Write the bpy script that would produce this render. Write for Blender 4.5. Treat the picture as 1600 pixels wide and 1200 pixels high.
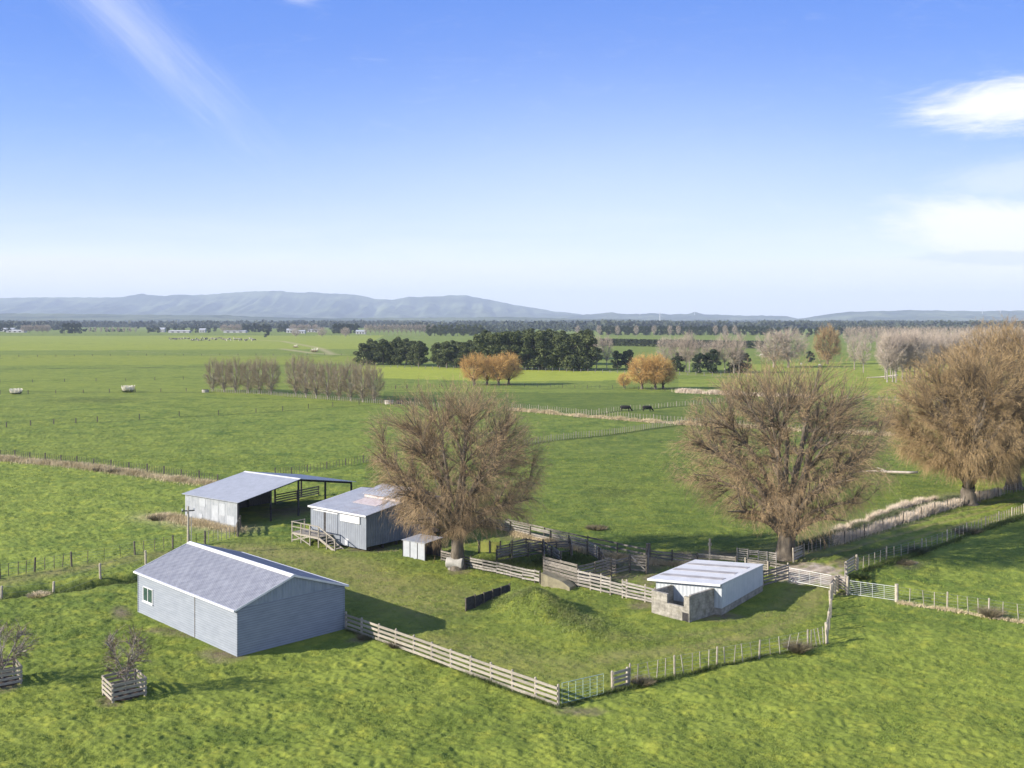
import bpy, math, random
import numpy as np
from mathutils import Vector, Matrix
R = math.radians
S = bpy.context.scene
for o in list(bpy.data.objects): bpy.data.objects.remove(o)
# ------------------------------------------------------------------ camera
F = 1600.0; HC = 21.0; Y0 = 500.0
cam = bpy.data.cameras.new('camera'); camo = bpy.data.objects.new('camera', cam)
S.collection.objects.link(camo); S.camera = camo
camo.location = (0, 0, HC); camo.rotation_euler = (R(90), 0, 0)
cam.sensor_width = 36; cam.lens = 36.0; cam.shift_y = -(600 - Y0) / 1600.0
cam.clip_start = 0.5; cam.clip_end = 60000
S.render.resolution_x = 1024; S.render.resolution_y = 768
# ------------------------------------------------------------------ light
SUN_AZ = math.atan2(-0.955, -0.295)      # direction towards the sun measured from +Y to +X
SUN_EL = R(24)
S.view_settings.view_transform = 'Standard'; S.view_settings.look = 'None'
S.view_settings.exposure = 1.12; S.view_settings.gamma = 1
S.render.engine = 'CYCLES'
sl = bpy.data.lights.new('sun', 'SUN'); sl.energy = 4.9; sl.angle = R(0.6); sl.color = (1.0, 0.90, 0.76)
so = bpy.data.objects.new('sun', sl); S.collection.objects.link(so)
sv = Vector((math.sin(SUN_AZ) * math.cos(SUN_EL), math.cos(SUN_AZ) * math.cos(SUN_EL), math.sin(SUN_EL)))
so.rotation_euler = sv.to_track_quat('Z', 'Y').to_euler(); so.location = (0, 0, 200)


class NB:
    def __init__(s, nt): s.nt = nt; s.n = nt.nodes; s.l = nt.links
    def node(s, t, **kw):
        n = s.n.new(t)
        for k, v in kw.items(): setattr(n, k, v)
        return n
    def put(s, n, i, v):
        if v is None: return
        if isinstance(v, bpy.types.NodeSocket): s.l.new(v, n.inputs[i])
        elif isinstance(v, (tuple, list)) and len(v) == 3 and n.inputs[i].type == 'RGBA': n.inputs[i].default_value = (*v, 1)
        else: n.inputs[i].default_value = v
    def m(s, op, a, b=None, c=None, clamp=False):
        n = s.node('ShaderNodeMath', operation=op, use_clamp=clamp)
        s.put(n, 0, a); s.put(n, 1, b); s.put(n, 2, c); return n.outputs[0]
    def mix(s, f, a, b, bt='MIX'):
        n = s.node('ShaderNodeMix', data_type='RGBA', blend_type=bt, clamp_factor=True)
        s.put(n, 0, f); s.put(n, 6, a); s.put(n, 7, b); return n.outputs[2]
    def noise(s, vec, scale, detail=3, rough=.55, dist=0):
        n = s.node('ShaderNodeTexNoise'); s.put(n, 'Vector', vec)
        s.put(n, 'Scale', scale); s.put(n, 'Detail', detail); s.put(n, 'Roughness', rough); s.put(n, 'Distortion', dist)
        return n.outputs['Fac']
    def rng(s, v, a, b, c=0, d=1, smooth=False):
        n = s.node('ShaderNodeMapRange'); n.clamp = True
        if smooth: n.interpolation_type = 'SMOOTHSTEP'
        s.put(n, 0, v); s.put(n, 1, a); s.put(n, 2, b); s.put(n, 3, c); s.put(n, 4, d); return n.outputs[0]
    def map(s, vec, scale=(1, 1, 1), rot=(0, 0, 0), loc=(0, 0, 0)):
        n = s.node('ShaderNodeMapping'); s.put(n, 0, vec)
        n.inputs['Location'].default_value = loc; n.inputs['Rotation'].default_value = rot; n.inputs['Scale'].default_value = scale
        return n.outputs[0]
    def sep(s, vec):
        n = s.node('ShaderNodeSeparateXYZ'); s.put(n, 0, vec); return n.outputs
    def attr(s, name):
        n = s.node('ShaderNodeAttribute', attribute_name=name); return n.outputs['Fac']


# ------------------------------------------------------------------ sky
W = bpy.data.worlds.new('World'); S.world = W; W.use_nodes = True
nb = NB(W.node_tree); W.node_tree.nodes.clear()
sky = nb.node('ShaderNodeTexSky', sky_type='NISHITA'); sky.sun_disc = False
sky.sun_elevation = SUN_EL; sky.sun_rotation = SUN_AZ
sky.air_density = 1.0; sky.dust_density = 0.6; sky.ozone_density = 2.0
tc = nb.node('ShaderNodeTexCoord').outputs['Generated']
dx, dy, dz = nb.sep(tc)
ramp = nb.node('ShaderNodeValToRGB'); nb.put(ramp, 0, nb.rng(dz, 0, .6))
cr = ramp.color_ramp; cr.interpolation = 'B_SPLINE'
stops = [(0.0, (1.95, 1.80, 1.50)), (.05, (1.40, 1.36, 1.28)), (.12, (.68, .82, 1.06)), (.21, (.40, .59, 1.0)),
         (.30, (.20, .41, .98)), (.42, (.09, .265, .93)), (.6, (.07, .24, .85)), (1.0, (.04, .15, .62))]
cr.elements[0].position = 0; cr.elements[0].color = (*stops[0][1], 1)
cr.elements[1].position = 1; cr.elements[1].color = (*stops[-1][1], 1)
for p, c in stops[1:-1]:
    e = cr.elements.new(p); e.color = (*c, 1)
rs = nb.mix(1.0, ramp.outputs[0], (4.75, 4.75, 4.75), 'MULTIPLY')
col = nb.mix(.88, sky.outputs[0], rs)
# brighter, paler sky towards the right of the view, deeper blue on the left
yy = nb.m('MAXIMUM', dy, .05)
u = nb.m('DIVIDE', dx, yy); v = nb.m('DIVIDE', dz, yy)
uv = nb.node('ShaderNodeCombineXYZ'); nb.put(uv, 0, u); nb.put(uv, 1, v); uv = uv.outputs[0]
front = nb.rng(dy, .1, .4)


def blob(cx, cy, ang, sx, sy, nscale, stretch, lo, hi, power=1.0, seed=0, f0=1.0):
    m1 = nb.map(uv, loc=(-cx, -cy, 0))
    m2 = nb.map(m1, rot=(0, 0, -ang))
    a, b, _ = nb.sep(m2)
    r = nb.m('ADD', nb.m('POWER', nb.m('ABSOLUTE', nb.m('DIVIDE', a, sx)), 2), nb.m('POWER', nb.m('ABSOLUTE', nb.m('DIVIDE', b, sy)), 2))
    g = nb.m('EXPONENT', nb.m('MULTIPLY', r, -1))
    m3 = nb.map(m2, scale=(1, stretch, 1), loc=(seed, seed * .7, 0))
    n = nb.m('ADD', nb.m('MULTIPLY', nb.noise(m3, nscale, 8, .66, .8), .72), nb.m('MULTIPLY', nb.noise(nb.map(m2, scale=(1, stretch * 1.6, 1), loc=(seed * 2, 1, 0)), nscale * 3.2, 6, .7, .4), .28))
    return nb.rng(nb.m('ADD', nb.m('MULTIPLY', n, 1.25), nb.m('MULTIPLY', g, f0 * .9)), lo, hi, smooth=True)


c1 = nb.m('MULTIPLY', blob(-.37, .285, R(-44), .17, .034, 7, 8, .74, 2.0, seed=3), .40)
c2 = nb.m('MULTIPLY', blob(.495, .213, R(7), .12, .030, 9, 4.5, .84, 1.48, seed=1.3), 1.0)
c3 = nb.m('MULTIPLY', blob(.51, .082, R(-3), .14, .036, 8, 3, .74, 1.28, seed=7.7), 1.0)
c4 = nb.m('MULTIPLY', blob(.52, .142, R(8), .11, .018, 12, 3, .70, 1.4, seed=2.1), .35)
c5 = nb.m('MULTIPLY', blob(-.205, .322, 0, .02, .012, 16, 3, .62, 1.7, seed=5.1), .5)
band = nb.m('MULTIPLY', nb.rng(nb.noise(nb.map(uv, scale=(1, 7, 1)), 4, 6, .6, .4), .42, .7), nb.m('MULTIPLY', nb.rng(v, .015, .035), nb.rng(v, .12, .04)))
cm = nb.m('MAXIMUM', nb.m('MAXIMUM', c1, c2), nb.m('MAXIMUM', c3, nb.m('MAXIMUM', c4, nb.m('MAXIMUM', c5, nb.m('MULTIPLY', band, .5)))))
cm = nb.m('MULTIPLY', cm, front)
glow = nb.m('MULTIPLY', nb.m('EXPONENT', nb.m('MULTIPLY', nb.m('ADD', nb.m('POWER', nb.m('DIVIDE', nb.m('SUBTRACT', u, .12), .34), 2), nb.m('POWER', nb.m('DIVIDE', nb.m('SUBTRACT', v, .06), .15), 2)), -1)), nb.m('MULTIPLY', front, .42))
col = nb.mix(glow, col, (4.3, 4.85, 5.3))
col = nb.mix(cm, col, (5.2, 5.25, 5.35))
gs = nb.m('MULTIPLY', nb.m('MULTIPLY', blob(.49, .060, 0, .10, .008, 18, 6, .86, 1.2, seed=9.4), front), .45)
col = nb.mix(gs, col, (2.9, 3.5, 4.8))
back = nb.m('MULTIPLY', nb.rng(dy, .0, -.35), nb.rng(nb.noise(tc, 2.2, 6, .6), .34, .58))  # unseen bright cloud behind the camera, added to lift the shaded sides
col = nb.mix(nb.m('MULTIPLY', back, nb.rng(dz, -.02, .08, 0, .55)), col, (6.4, 7.0, 7.8))
bg = nb.node('ShaderNodeBackground'); nb.put(bg, 0, col); bg.inputs[1].default_value = 0.1
wo = nb.node('ShaderNodeOutputWorld'); W.node_tree.links.new(bg.outputs[0], wo.inputs[0])

# ------------------------------------------------------------------ helpers
COL = S.collection
rng = np.random.default_rng(7)
random.seed(7)


def G(px, py):
    D = HC * F / (py - Y0); return ((px - 800) / F * D, D)


def tag(o, label, cat, group=None):
    o['label'] = label; o['category'] = cat
    if group: o['group'] = group
    return o


def empty(name, loc, rz=0, label=None, cat=None, group=None):
    o = bpy.data.objects.new(name, None); COL.objects.link(o)
    o.location = loc; o.rotation_euler = (0, 0, rz); o.empty_display_size = .3
    if label: tag(o, label, cat, group)
    return o


def mesh_np(name, V, Fc, mat, smooth=False):
    """V (n,3); Fc (m,k) uniform face size array or list of lists"""
    me = bpy.data.meshes.new(name)
    V = np.asarray(V, dtype=np.float32)
    if isinstance(Fc, np.ndarray):
        k = Fc.shape[1]; nf = len(Fc)
        me.vertices.add(len(V)); me.vertices.foreach_set('co', V.ravel())
        me.loops.add(nf * k); me.loops.foreach_set('vertex_index', Fc.astype(np.int32).ravel())
        me.polygons.add(nf); me.polygons.foreach_set('loop_start', np.arange(0, nf * k, k, dtype=np.int32))
        me.update(calc_edges=True)
    else:
        me.from_pydata([tuple(map(float, p)) for p in V], [], [tuple(int(q) for q in f) for f in Fc])
    me.materials.append(mat)
    if smooth: me.polygons.foreach_set('use_smooth', [True] * len(me.polygons))
    return me


def link(name, me, parent=None, loc=None, rz=None):
    o = bpy.data.objects.new(name, me); COL.objects.link(o)
    if parent: o.parent = parent
    if loc is not None: o.location = loc
    if rz is not None: o.rotation_euler = (0, 0, rz)
    return o


class MB:
    def __init__(s): s.v = []; s.f = []
    def add(s, vs, fs):
        b = len(s.v); s.v += [tuple(p) for p in vs]; s.f += [tuple(i + b for i in f) for f in fs]; return s
    def box(s, x0, x1, y0, y1, z0, z1):
        return s.add([(x0, y0, z0), (x1, y0, z0), (x1, y1, z0), (x0, y1, z0), (x0, y0, z1), (x1, y0, z1), (x1, y1, z1), (x0, y1, z1)],
                     [(0, 3, 2, 1), (4, 5, 6, 7), (0, 1, 5, 4), (1, 2, 6, 5), (2, 3, 7, 6), (3, 0, 4, 7)])
    def prism(s, poly, ax, a, b):
        """extrude polygon (list of 2d) along axis ax from a to b"""
        n = len(poly)
        def P(p, t):
            return {'x': (t, p[0], p[1]), 'y': (p[0], t, p[1]), 'z': (p[0], p[1], t)}[ax]
        vs = [P(p, a) for p in poly] + [P(p, b) for p in poly]
        fs = [tuple(range(n))[::-1], tuple(range(n, 2 * n))] + [(i, (i + 1) % n, n + (i + 1) % n, n + i) for i in range(n)]
        return s.add(vs, fs)
    def bar(s, p, q, w, h=None, up=(0, 0, 1)):
        h = h or w; p = Vector(p); q = Vector(q); d = (q - p).normalized(); up = Vector(up)
        if abs(d.dot(up)) > .95: up = Vector((1, 0, 0))
        a = d.cross(up).normalized() * w / 2; b = a.cross(d).normalized() * h / 2
        vs = [p - a - b, p + a - b, p + a + b, p - a + b, q - a - b, q + a - b, q + a + b, q - a + b]
        return s.add(vs, [(0, 3, 2, 1), (4, 5, 6, 7), (0, 1, 5, 4), (1, 2, 6, 5), (2, 3, 7, 6), (3, 0, 4, 7)])
    def tube(s, pts, rad, n=6, caps=True):
        pts = [Vector(p) for p in pts]
        if not isinstance(rad, (list, tuple)): rad = [rad] * len(pts)
        b = len(s.v)
        for i, p in enumerate(pts):
            d = (pts[min(i + 1, len(pts) - 1)] - pts[max(i - 1, 0)]).normalized()
            up = Vector((0, 0, 1)) if abs(d.z) < .9 else Vector((1, 0, 0))
            a = d.cross(up).normalized(); c = a.cross(d)
            for k in range(n):
                t = 2 * math.pi * k / n; s.v.append(tuple(p + (a * math.cos(t) + c * math.sin(t)) * rad[i]))
        for i in range(len(pts) - 1):
            for k in range(n):
                k2 = (k + 1) % n; s.f.append((b + i * n + k, b + i * n + k2, b + (i + 1) * n + k2, b + (i + 1) * n + k))
        if caps:
            s.f.append(tuple(b + k for k in range(n))[::-1]); s.f.append(tuple(b + (len(pts) - 1) * n + k for k in range(n)))
        return s
    def build(s, name, mat, parent=None, loc=None, rz=None, smooth=False, bevel=0):
        me = bpy.data.meshes.new(name); me.from_pydata(s.v, [], s.f); me.materials.append(mat)
        me.update()
        if smooth: me.polygons.foreach_set('use_smooth', [True] * len(me.polygons))
        o = link(name, me, parent, loc, rz)
        if bevel:
            b = o.modifiers.new('b', 'BEVEL'); b.width = bevel; b.segments = 1; b.limit_method = 'ANGLE'
        return o


def vn(x, y, seed=0):
    """value noise, numpy, 0..1"""
    xi = np.floor(x).astype(np.int64); yi = np.floor(y).astype(np.int64)
    fx = x - xi; fy = y - yi; fx = fx * fx * (3 - 2 * fx); fy = fy * fy * (3 - 2 * fy)
    def h(a, b):
        n = (a * 374761393 + b * 668265263 + seed * 1442695041) & 0xffffffff
        n = ((n ^ (n >> 13)) * 1274126177) & 0xffffffff
        return ((n ^ (n >> 16)) & 0xffff) / 65535.0
    return (h(xi, yi) * (1 - fx) + h(xi + 1, yi) * fx) * (1 - fy) + (h(xi, yi + 1) * (1 - fx) + h(xi + 1, yi + 1) * fx) * fy


def sm(a, b, x):
    t = np.clip((x - a) / (b - a), 0, 1); return t * t * (3 - 2 * t)


def seg_dist(X, Y, pts):
    best = np.full(X.shape, 1e9); 
    for (ax, ay), (bx, by) in zip(pts[:-1], pts[1:]):
        dx, dy = bx - ax, by - ay; L2 = dx * dx + dy * dy + 1e-9
        t = np.clip(((X - ax) * dx + (Y - ay) * dy) / L2, 0, 1)
        best = np.minimum(best, np.hypot(X - ax - t * dx, Y - ay - t * dy))
    return best


def in_poly(X, Y, poly):
    c = np.zeros(X.shape, bool); n = len(poly)
    for i in range(n):
        x1, y1 = poly[i]; x2, y2 = poly[i - 1]
        if y1 == y2: continue
        c ^= ((y1 > Y) != (y2 > Y)) & (X < (x2 - x1) * (Y - y1) / (y2 - y1) + x1)
    return c


def sm(a, b, x):
    t = np.clip((x - a) / (b - a), 0, 1); return t * t * (3 - 2 * t)


PX = lambda pts: [G(*p) for p in pts]

# ------------------------------------------------------------------ materials
MATS = {}


def new_mat(name):
    m = bpy.data.materials.new(name); m.use_nodes = True; nt = m.node_tree; nt.nodes.clear()
    n = NB(nt); p = n.node('ShaderNodeBsdfPrincipled'); o = n.node('ShaderNodeOutputMaterial')
    nt.links.new(p.outputs[0], o.inputs[0]); p.inputs['Roughness'].default_value = .85
    p.inputs['Specular IOR Level'].default_value = .25
    MATS[name] = m; return m, n, p


def simple(name, c1, c2, scale=3, rough=.85, bump=0, metallic=0, stretch=(1, 1, 1), coords='Object', lo=.3, hi=.7, spec=.25, rand=0, bscale=None):
    m, n, p = new_mat(name)
    t = n.node('ShaderNodeTexCoord').outputs[coords] if coords != 'World' else n.node('ShaderNodeNewGeometry').outputs['Position']
    vec = n.map(t, scale=stretch)
    f = n.rng(n.noise(vec, scale, 5, .6), lo, hi)
    c = n.mix(f, c1, c2)
    if rand:
        r = n.node('ShaderNodeObjectInfo').outputs['Random']
        c = n.mix(1, c, n.mix(r, (1 - rand,) * 3, (1 + rand * .6,) * 3), 'MULTIPLY')
    n.put(p, 'Base Color', c); p.inputs['Roughness'].default_value = rough; p.inputs['Metallic'].default_value = metallic
    p.inputs['Specular IOR Level'].default_value = spec
    if bump:
        b = n.node('ShaderNodeBump'); b.inputs['Strength'].default_value = bump; b.inputs['Distance'].default_value = .03
        n.put(b, 'Height', n.noise(vec, bscale or scale * 4, 4, .6)); n.nt.links.new(b.outputs[0], p.inputs['Normal'])
    return m


# timber, metal and masonry
M_rail = simple('pale_weathered_board', (0.197, 0.180, 0.148), (0.344, 0.320, 0.279), 5, stretch=(1, 1, 6), coords='World', bump=.4, rand=.22)
M_post = simple('weathered_post', (.24, .215, .17), (.42, .38, .31), 6, coords='World', bump=.4, rand=.2)
M_raild = simple('old_grey_board', (.08, .073, .063), (.27, .25, .225), 4, stretch=(1, 1, 5), coords='World', bump=.5, rand=.35)
M_railw = simple('bleached_board', (.15, .14, .125), (.36, .34, .315), 4, stretch=(1, 1, 5), coords='World', bump=.5, rand=.25)
M_postd = simple('old_dark_post', (.05, .045, .038), (.15, .135, .11), 6, coords='World', bump=.4, rand=.25)
M_dark = simple('creosoted_timber', (.018, .018, .02), (.06, .058, .06), 5, coords='World', bump=.4, rand=.2)
M_wire = simple('galvanised_wire', (.30, .31, .31), (.4, .41, .42), 5, rough=.5, metallic=.5)
M_gate = simple('galvanised_pipe', (.42, .45, .44), (.60, .62, .60), 4, rough=.5, metallic=.3)
M_ggate = simple('pale_green_pipe', (.26, .36, .29), (.42, .52, .44), 4, rough=.5)
M_white = simple('white_trim_paint', (0.468, 0.484, 0.510), (0.595, 0.603, 0.620), 2, rough=.5, coords='World')
M_wind = simple('window_glass', (.02, .045, .04), (.05, .09, .08), 1.5, rough=.08, spec=.6)
M_conc = simple('old_concrete', (.20, .19, .165), (.42, .40, .355), 2.2, coords='World', bump=.5)
M_conw = simple('white_concrete', (0.255, 0.251, 0.230), (0.408, 0.399, 0.374), 2.5, coords='World', bump=.3)
M_yel = simple('yellow_green_panel', (.20, .22, .05), (.29, .31, .08), 1.2, coords='World')
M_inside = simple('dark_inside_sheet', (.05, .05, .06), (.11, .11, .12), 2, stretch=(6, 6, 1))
M_bark = simple('willow_bark', (.065, .055, .044), (.165, .142, .112), 4, stretch=(1, 1, .3), coords='World', bump=.8)
M_barkg = simple('grey_bark', (.16, .145, .125), (.34, .31, .27), 2, coords='World')
M_log = simple('bleached_log', (.38, .33, .28), (.6, .54, .47), 2, coords='World')
M_cow = simple('black_hide', (.01, .01, .01), (.03, .027, .025), 2)
M_cowm = simple('brown_white_hide', (.03, .022, .018), (.7, .66, .6), 1.1, lo=.5, hi=.54, rand=.5)
M_sheep = simple('cream_wool', (.5, .47, .4), (.68, .65, .58), 6, bump=.6)
M_far_white = simple('far_white_wall', (.36, .36, .36), (.48, .48, .48), 1)
M_far_roof = simple('far_grey_roof', (.25, .27, .3), (.42, .44, .47), 1)
M_soil = simple('dark_mulch', (.035, .025, .018), (.09, .065, .045), 5, coords='World', bump=.6)


def twig_mat(name, c1, c2, c3=None):
    m, n, p = new_mat(name)
    pos = n.node('ShaderNodeNewGeometry').outputs['Position']
    f = n.rng(n.noise(pos, .45, 4, .6), .35, .65)
    c = n.mix(f, c1, c2)
    if c3: c = n.mix(n.rng(n.noise(pos, 3.5, 2, .5), .55, .75), c, c3)
    n.put(p, 'Base Color', c); p.inputs['Roughness'].default_value = .7
    return m


M_tw = twig_mat('willow_twigs', (.275, .19, .105), (.385, .28, .16), (.38, .31, .15))
M_twy = twig_mat('willow_twigs_golden', (.26, .18, .092), (.35, .255, .135), (.37, .29, .12))
M_two = twig_mat('orange_willow_twigs', (.45, .27, .085), (.56, .365, .135), (.38, .26, .11))
M_twg = twig_mat('grey_brown_twigs', (.22, .165, .125), (.33, .255, .20), (.40, .32, .26))
M_twp = twig_mat('pinkish_poplar_twigs', (.32, .265, .215), (.44, .37, .31), (.48, .42, .355))
M_twb = twig_mat('brown_sucker_twigs', (.21, .165, .105), (.30, .245, .165), (.25, .25, .12))
M_dkt = twig_mat('dark_plum_twigs', (.08, .055, .045), (.16, .105, .085), (.10, .09, .045))
M_ev = twig_mat('evergreen_leaves', (.034, .050, .016), (.088, .108, .036), (.14, .16, .06))
M_ev2 = twig_mat('pine_needles', (.014, .026, .013), (.035, .055, .022), (.05, .07, .03))
M_bush = twig_mat('scrub_leaves', (.04, .055, .025), (.10, .12, .06), (.16, .15, .09))
M_weed = twig_mat('dead_weeds', (.10, .085, .05), (.20, .17, .11), (.09, .11, .045))
M_plume = twig_mat('pampas_plume', (.62, .58, .46), (.78, .75, .66), (.5, .45, .3))
M_dry = twig_mat('dry_straw', (.36, .29, .17), (.56, .47, .32), (.24, .24, .10))
M_dryw = twig_mat('bleached_reeds', (.46, .38, .29), (.66, .57, .46), (.30, .26, .17))
M_dkg = twig_mat('rank_dark_grass', (.035, .055, .012), (.085, .12, .03), (.12, .12, .045))
M_mg = twig_mat('coarse_green_grass', (.10, .14, .035), (.17, .20, .06), (.24, .24, .10))
M_dkf = twig_mat('dark_far_wood', (.016, .026, .014), (.045, .06, .03), (.07, .07, .045))


def metal_sheet(name, c1, c2, axis, pitch, rough=.45, blotch=0, seam=None, depth=.02, rust=0, wide=None):
    """painted or zinc sheet with ribs along one local axis"""
    m, n, p = new_mat(name)
    t = n.node('ShaderNodeTexCoord').outputs['Object']
    xyz = n.sep(t)
    a = xyz['XYZ'.index(axis)]
    ph = n.m('FRACT', n.m('DIVIDE', a, pitch))
    rib = n.m('SINE', n.m('MULTIPLY', ph, 2 * math.pi))
    f = n.rng(n.noise(t, 1.3, 6, .62), .35, .68)
    c = n.mix(f, c1, c2)
    streak = n.rng(n.noise(n.map(t, scale=(5, 5, .5)), 1.5, 4, .6), .45, .75, 0, .35)
    c = n.mix(streak, c, tuple(v * .72 for v in c1))
    c = n.mix(n.rng(rib, -1, -.6, .22, 0), c, tuple(v * .55 for v in c1))
    if wide:
        w = n.m('FRACT', n.m('DIVIDE', a, wide))
        c = n.mix(n.rng(w, 0, .05, .35, 0), c, tuple(v * .45 for v in c1))
    if blotch:
        bx = n.m('SINE', n.m('MULTIPLY', xyz['XYZ'.index(axis)], 2 * math.pi / .76))
        by = n.m('SINE', n.m('MULTIPLY', xyz[0 if axis == 'Y' else 1], 2 * math.pi / .82))
        g = n.m('ADD', n.m('MULTIPLY', bx, by), n.m('MULTIPLY', n.m('SUBTRACT', n.noise(t, 1.8, 5, .6), .5), 2.2))
        c = n.mix(n.rng(g, -.4, .9, 0, blotch), c, tuple(v * .55 for v in c1))
    if rust:
        c = n.mix(n.rng(n.noise(n.map(t, loc=(3, 9, 1)), .9, 6, .65), .52, .7, 0, rust), c, (.26, .15, .09))
    n.put(p, 'Base Color', c); p.inputs['Roughness'].default_value = rough
    p.inputs['Specular IOR Level'].default_value = .3
    b = n.node('ShaderNodeBump'); b.inputs['Strength'].default_value = .6; b.inputs['Distance'].default_value = depth
    n.put(b, 'Height', n.m('ADD', rib, n.m('MULTIPLY', n.noise(t, .8, 2, .5), 1.5)))
    n.nt.links.new(b.outputs[0], p.inputs['Normal'])
    return m


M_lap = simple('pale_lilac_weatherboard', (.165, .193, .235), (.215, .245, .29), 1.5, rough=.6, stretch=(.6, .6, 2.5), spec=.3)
def paint_lap_shadow(m, pitch, z0):
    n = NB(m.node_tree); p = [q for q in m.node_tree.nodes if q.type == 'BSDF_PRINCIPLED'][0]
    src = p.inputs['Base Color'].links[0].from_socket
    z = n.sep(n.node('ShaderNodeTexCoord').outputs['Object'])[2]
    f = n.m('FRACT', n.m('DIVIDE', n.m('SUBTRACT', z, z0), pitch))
    c = n.mix(n.rng(f, .62, .95, 0, .62), src, (.055, .065, .08)); n.nt.links.new(c, p.inputs['Base Color'])  # shadow gap under each board's lower edge, painted into the base colour


paint_lap_shadow(M_lap, .155, -.15)
M_gable = simple('blue_grey_vertical_board', (.17, .205, .26), (.25, .285, .34), 1.2, rough=.6, stretch=(2, 2, .5))
M_roof1 = metal_sheet('patchy_blue_grey_roof', (.25, .262, .30), (.335, .35, .385), 'Y', .19, blotch=.36, wide=.76)
M_roof2 = metal_sheet('zinc_barn_roof', (.40, .42, .44), (.48, .50, .53), 'Y', .25, wide=.76)
M_wall2 = metal_sheet('patched_zinc_wall', (.245, .268, .30), (.35, .375, .41), 'Y', .25, blotch=.2)
M_patch = simple('newer_zinc_patch', (.29, .315, .345), (.36, .385, .42), 2)
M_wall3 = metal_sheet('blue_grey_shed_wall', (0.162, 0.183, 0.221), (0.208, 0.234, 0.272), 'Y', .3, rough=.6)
M_wall3_shade = metal_sheet('blue_grey_shed_shaded_side', (.12, .145, .19), (.17, .195, .24), 'X', .3, rough=.6)  # darker copy of the front sheet, shade of the side put into its colour
M_roof3 = metal_sheet('dull_zinc_roof', (.33, .35, .38), (.42, .44, .47), 'Y', .3, rust=.25)
M_rust = simple('faded_pink_rust_sheet', (.33, .27, .26), (.50, .46, .46), 3, stretch=(1, 3, 1))
M_wsheet = metal_sheet('white_sheet_wall', (0.357, 0.395, 0.433), (0.425, 0.459, 0.493), 'Y', .3, rough=.5)
M_wsheetx = metal_sheet('white_sheet_side', (0.378, 0.419, 0.459), (0.450, 0.486, 0.522), 'X', .3, rough=.5)
M_wroof = metal_sheet('white_sheet_roof', (.50, .52, .54), (.58, .60, .62), 'X', .3, rough=.5)
M_strip = simple('dull_skylight_strip', (.22, .215, .22), (.36, .355, .36), 1.2)


def block_mat():
    m, n, p = new_mat('concrete_block_wall')
    t = n.node('ShaderNodeTexCoord').outputs['Object']; x, y, z = n.sep(t)
    cz = n.m('FRACT', n.m('DIVIDE', z, .2)); row = n.m('FLOOR', n.m('DIVIDE', z, .2))
    cx = n.m('FRACT', n.m('ADD', n.m('DIVIDE', n.m('ADD', x, y), .4), n.m('MULTIPLY', row, .5)))
    j = n.m('MAXIMUM', n.rng(cz, 0, .09, 1, 0), n.rng(cx, 0, .05, 1, 0))
    c = n.mix(n.rng(n.noise(t, 2.2, 6, .65), .35, .65), (.15, .143, .125), (.33, .315, .28))
    c = n.mix(n.rng(n.noise(n.map(t, loc=(5, 2, 7)), 1.4, 4, .6), .55, .72, 0, .7), c, (.13, .12, .07))
    c = n.mix(n.m('MULTIPLY', j, .7), c, (.08, .075, .065))
    n.put(p, 'Base Color', c)
    b = n.node('ShaderNodeBump'); b.inputs['Strength'].default_value = .5; b.inputs['Distance'].default_value = .02
    n.put(b, 'Height', n.m('SUBTRACT', n.noise(t, 9, 4, .6), j)); n.nt.links.new(b.outputs[0], p.inputs['Normal'])
    return m


M_block = block_mat()

# ------------------------------------------------------------------ ground
ditchL = PX([(-260, 972), (-60, 942), (0, 930), (60, 923), (125, 915), (205, 903), (260, 893), (300, 880)])
mound_a = [(.9, 75.6), (2.2, 73.2), (5.0, 68.8)]
trackR = [G(1215, 898), G(1300, 872), G(1400, 842), G(1500, 814), G(1600, 786), G(1900, 722), G(2300, 670)]


def macro(X, Y):
    z = (vn(X / 9, Y / 9, 3) - .5) * .16 * sm(30, 60, Y)
    z = z * (1 - sm(400, 900, Y))
    z = z * (1 - flat(X, Y))
    d = seg_dist(X, Y, ditchL); z -= .75 * np.exp(-(d / .9) ** 2)
    # loading mound
    dm = seg_dist(X, Y, mound_a[:2]); lump = .72 + .5 * vn(X / 1.5, Y / 1.5, 91) + .25 * vn(X / .6, Y / .6, 92)
    z += .92 * lump * np.exp(-(dm / 2.0) ** 2.0)
    dm2 = seg_dist(X, Y, mound_a[1:]); z += .52 * lump * np.exp(-(dm2 / 2.3) ** 2)
    return z


FLAT = [(G(371, 1026), math.atan2(5.5, 5.9), 8.1, 14.3), (G(371, 825), math.atan2(.806, .592), 16.2, 8.5), (G(572.5, 862.5), math.atan2(.762, .648), 11, 7.9), (G(1127.4, 961.7), math.atan2(.821, .571), 7.9, 5.2), (G(1018, 957.5), -.88, 3.5, 3.3)]


def flat(X, Y):
    k = np.zeros(np.shape(X))
    for org, an, w_, l_ in FLAT:
        a = (X - org[0]) * math.cos(an) + (Y - org[1]) * math.sin(an) - w_ / 2; b = -(X - org[0]) * math.sin(an) + (Y - org[1]) * math.cos(an) - l_ / 2
        d = np.hypot(np.maximum(np.abs(a) - w_ / 2, 0), np.maximum(np.abs(b) - l_ / 2, 0)); k = np.maximum(k, 1 - sm(.25, 1.6, d))
    return k


def gz(x, y): return float(macro(np.array([x], float), np.array([y], float))[0])


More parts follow.
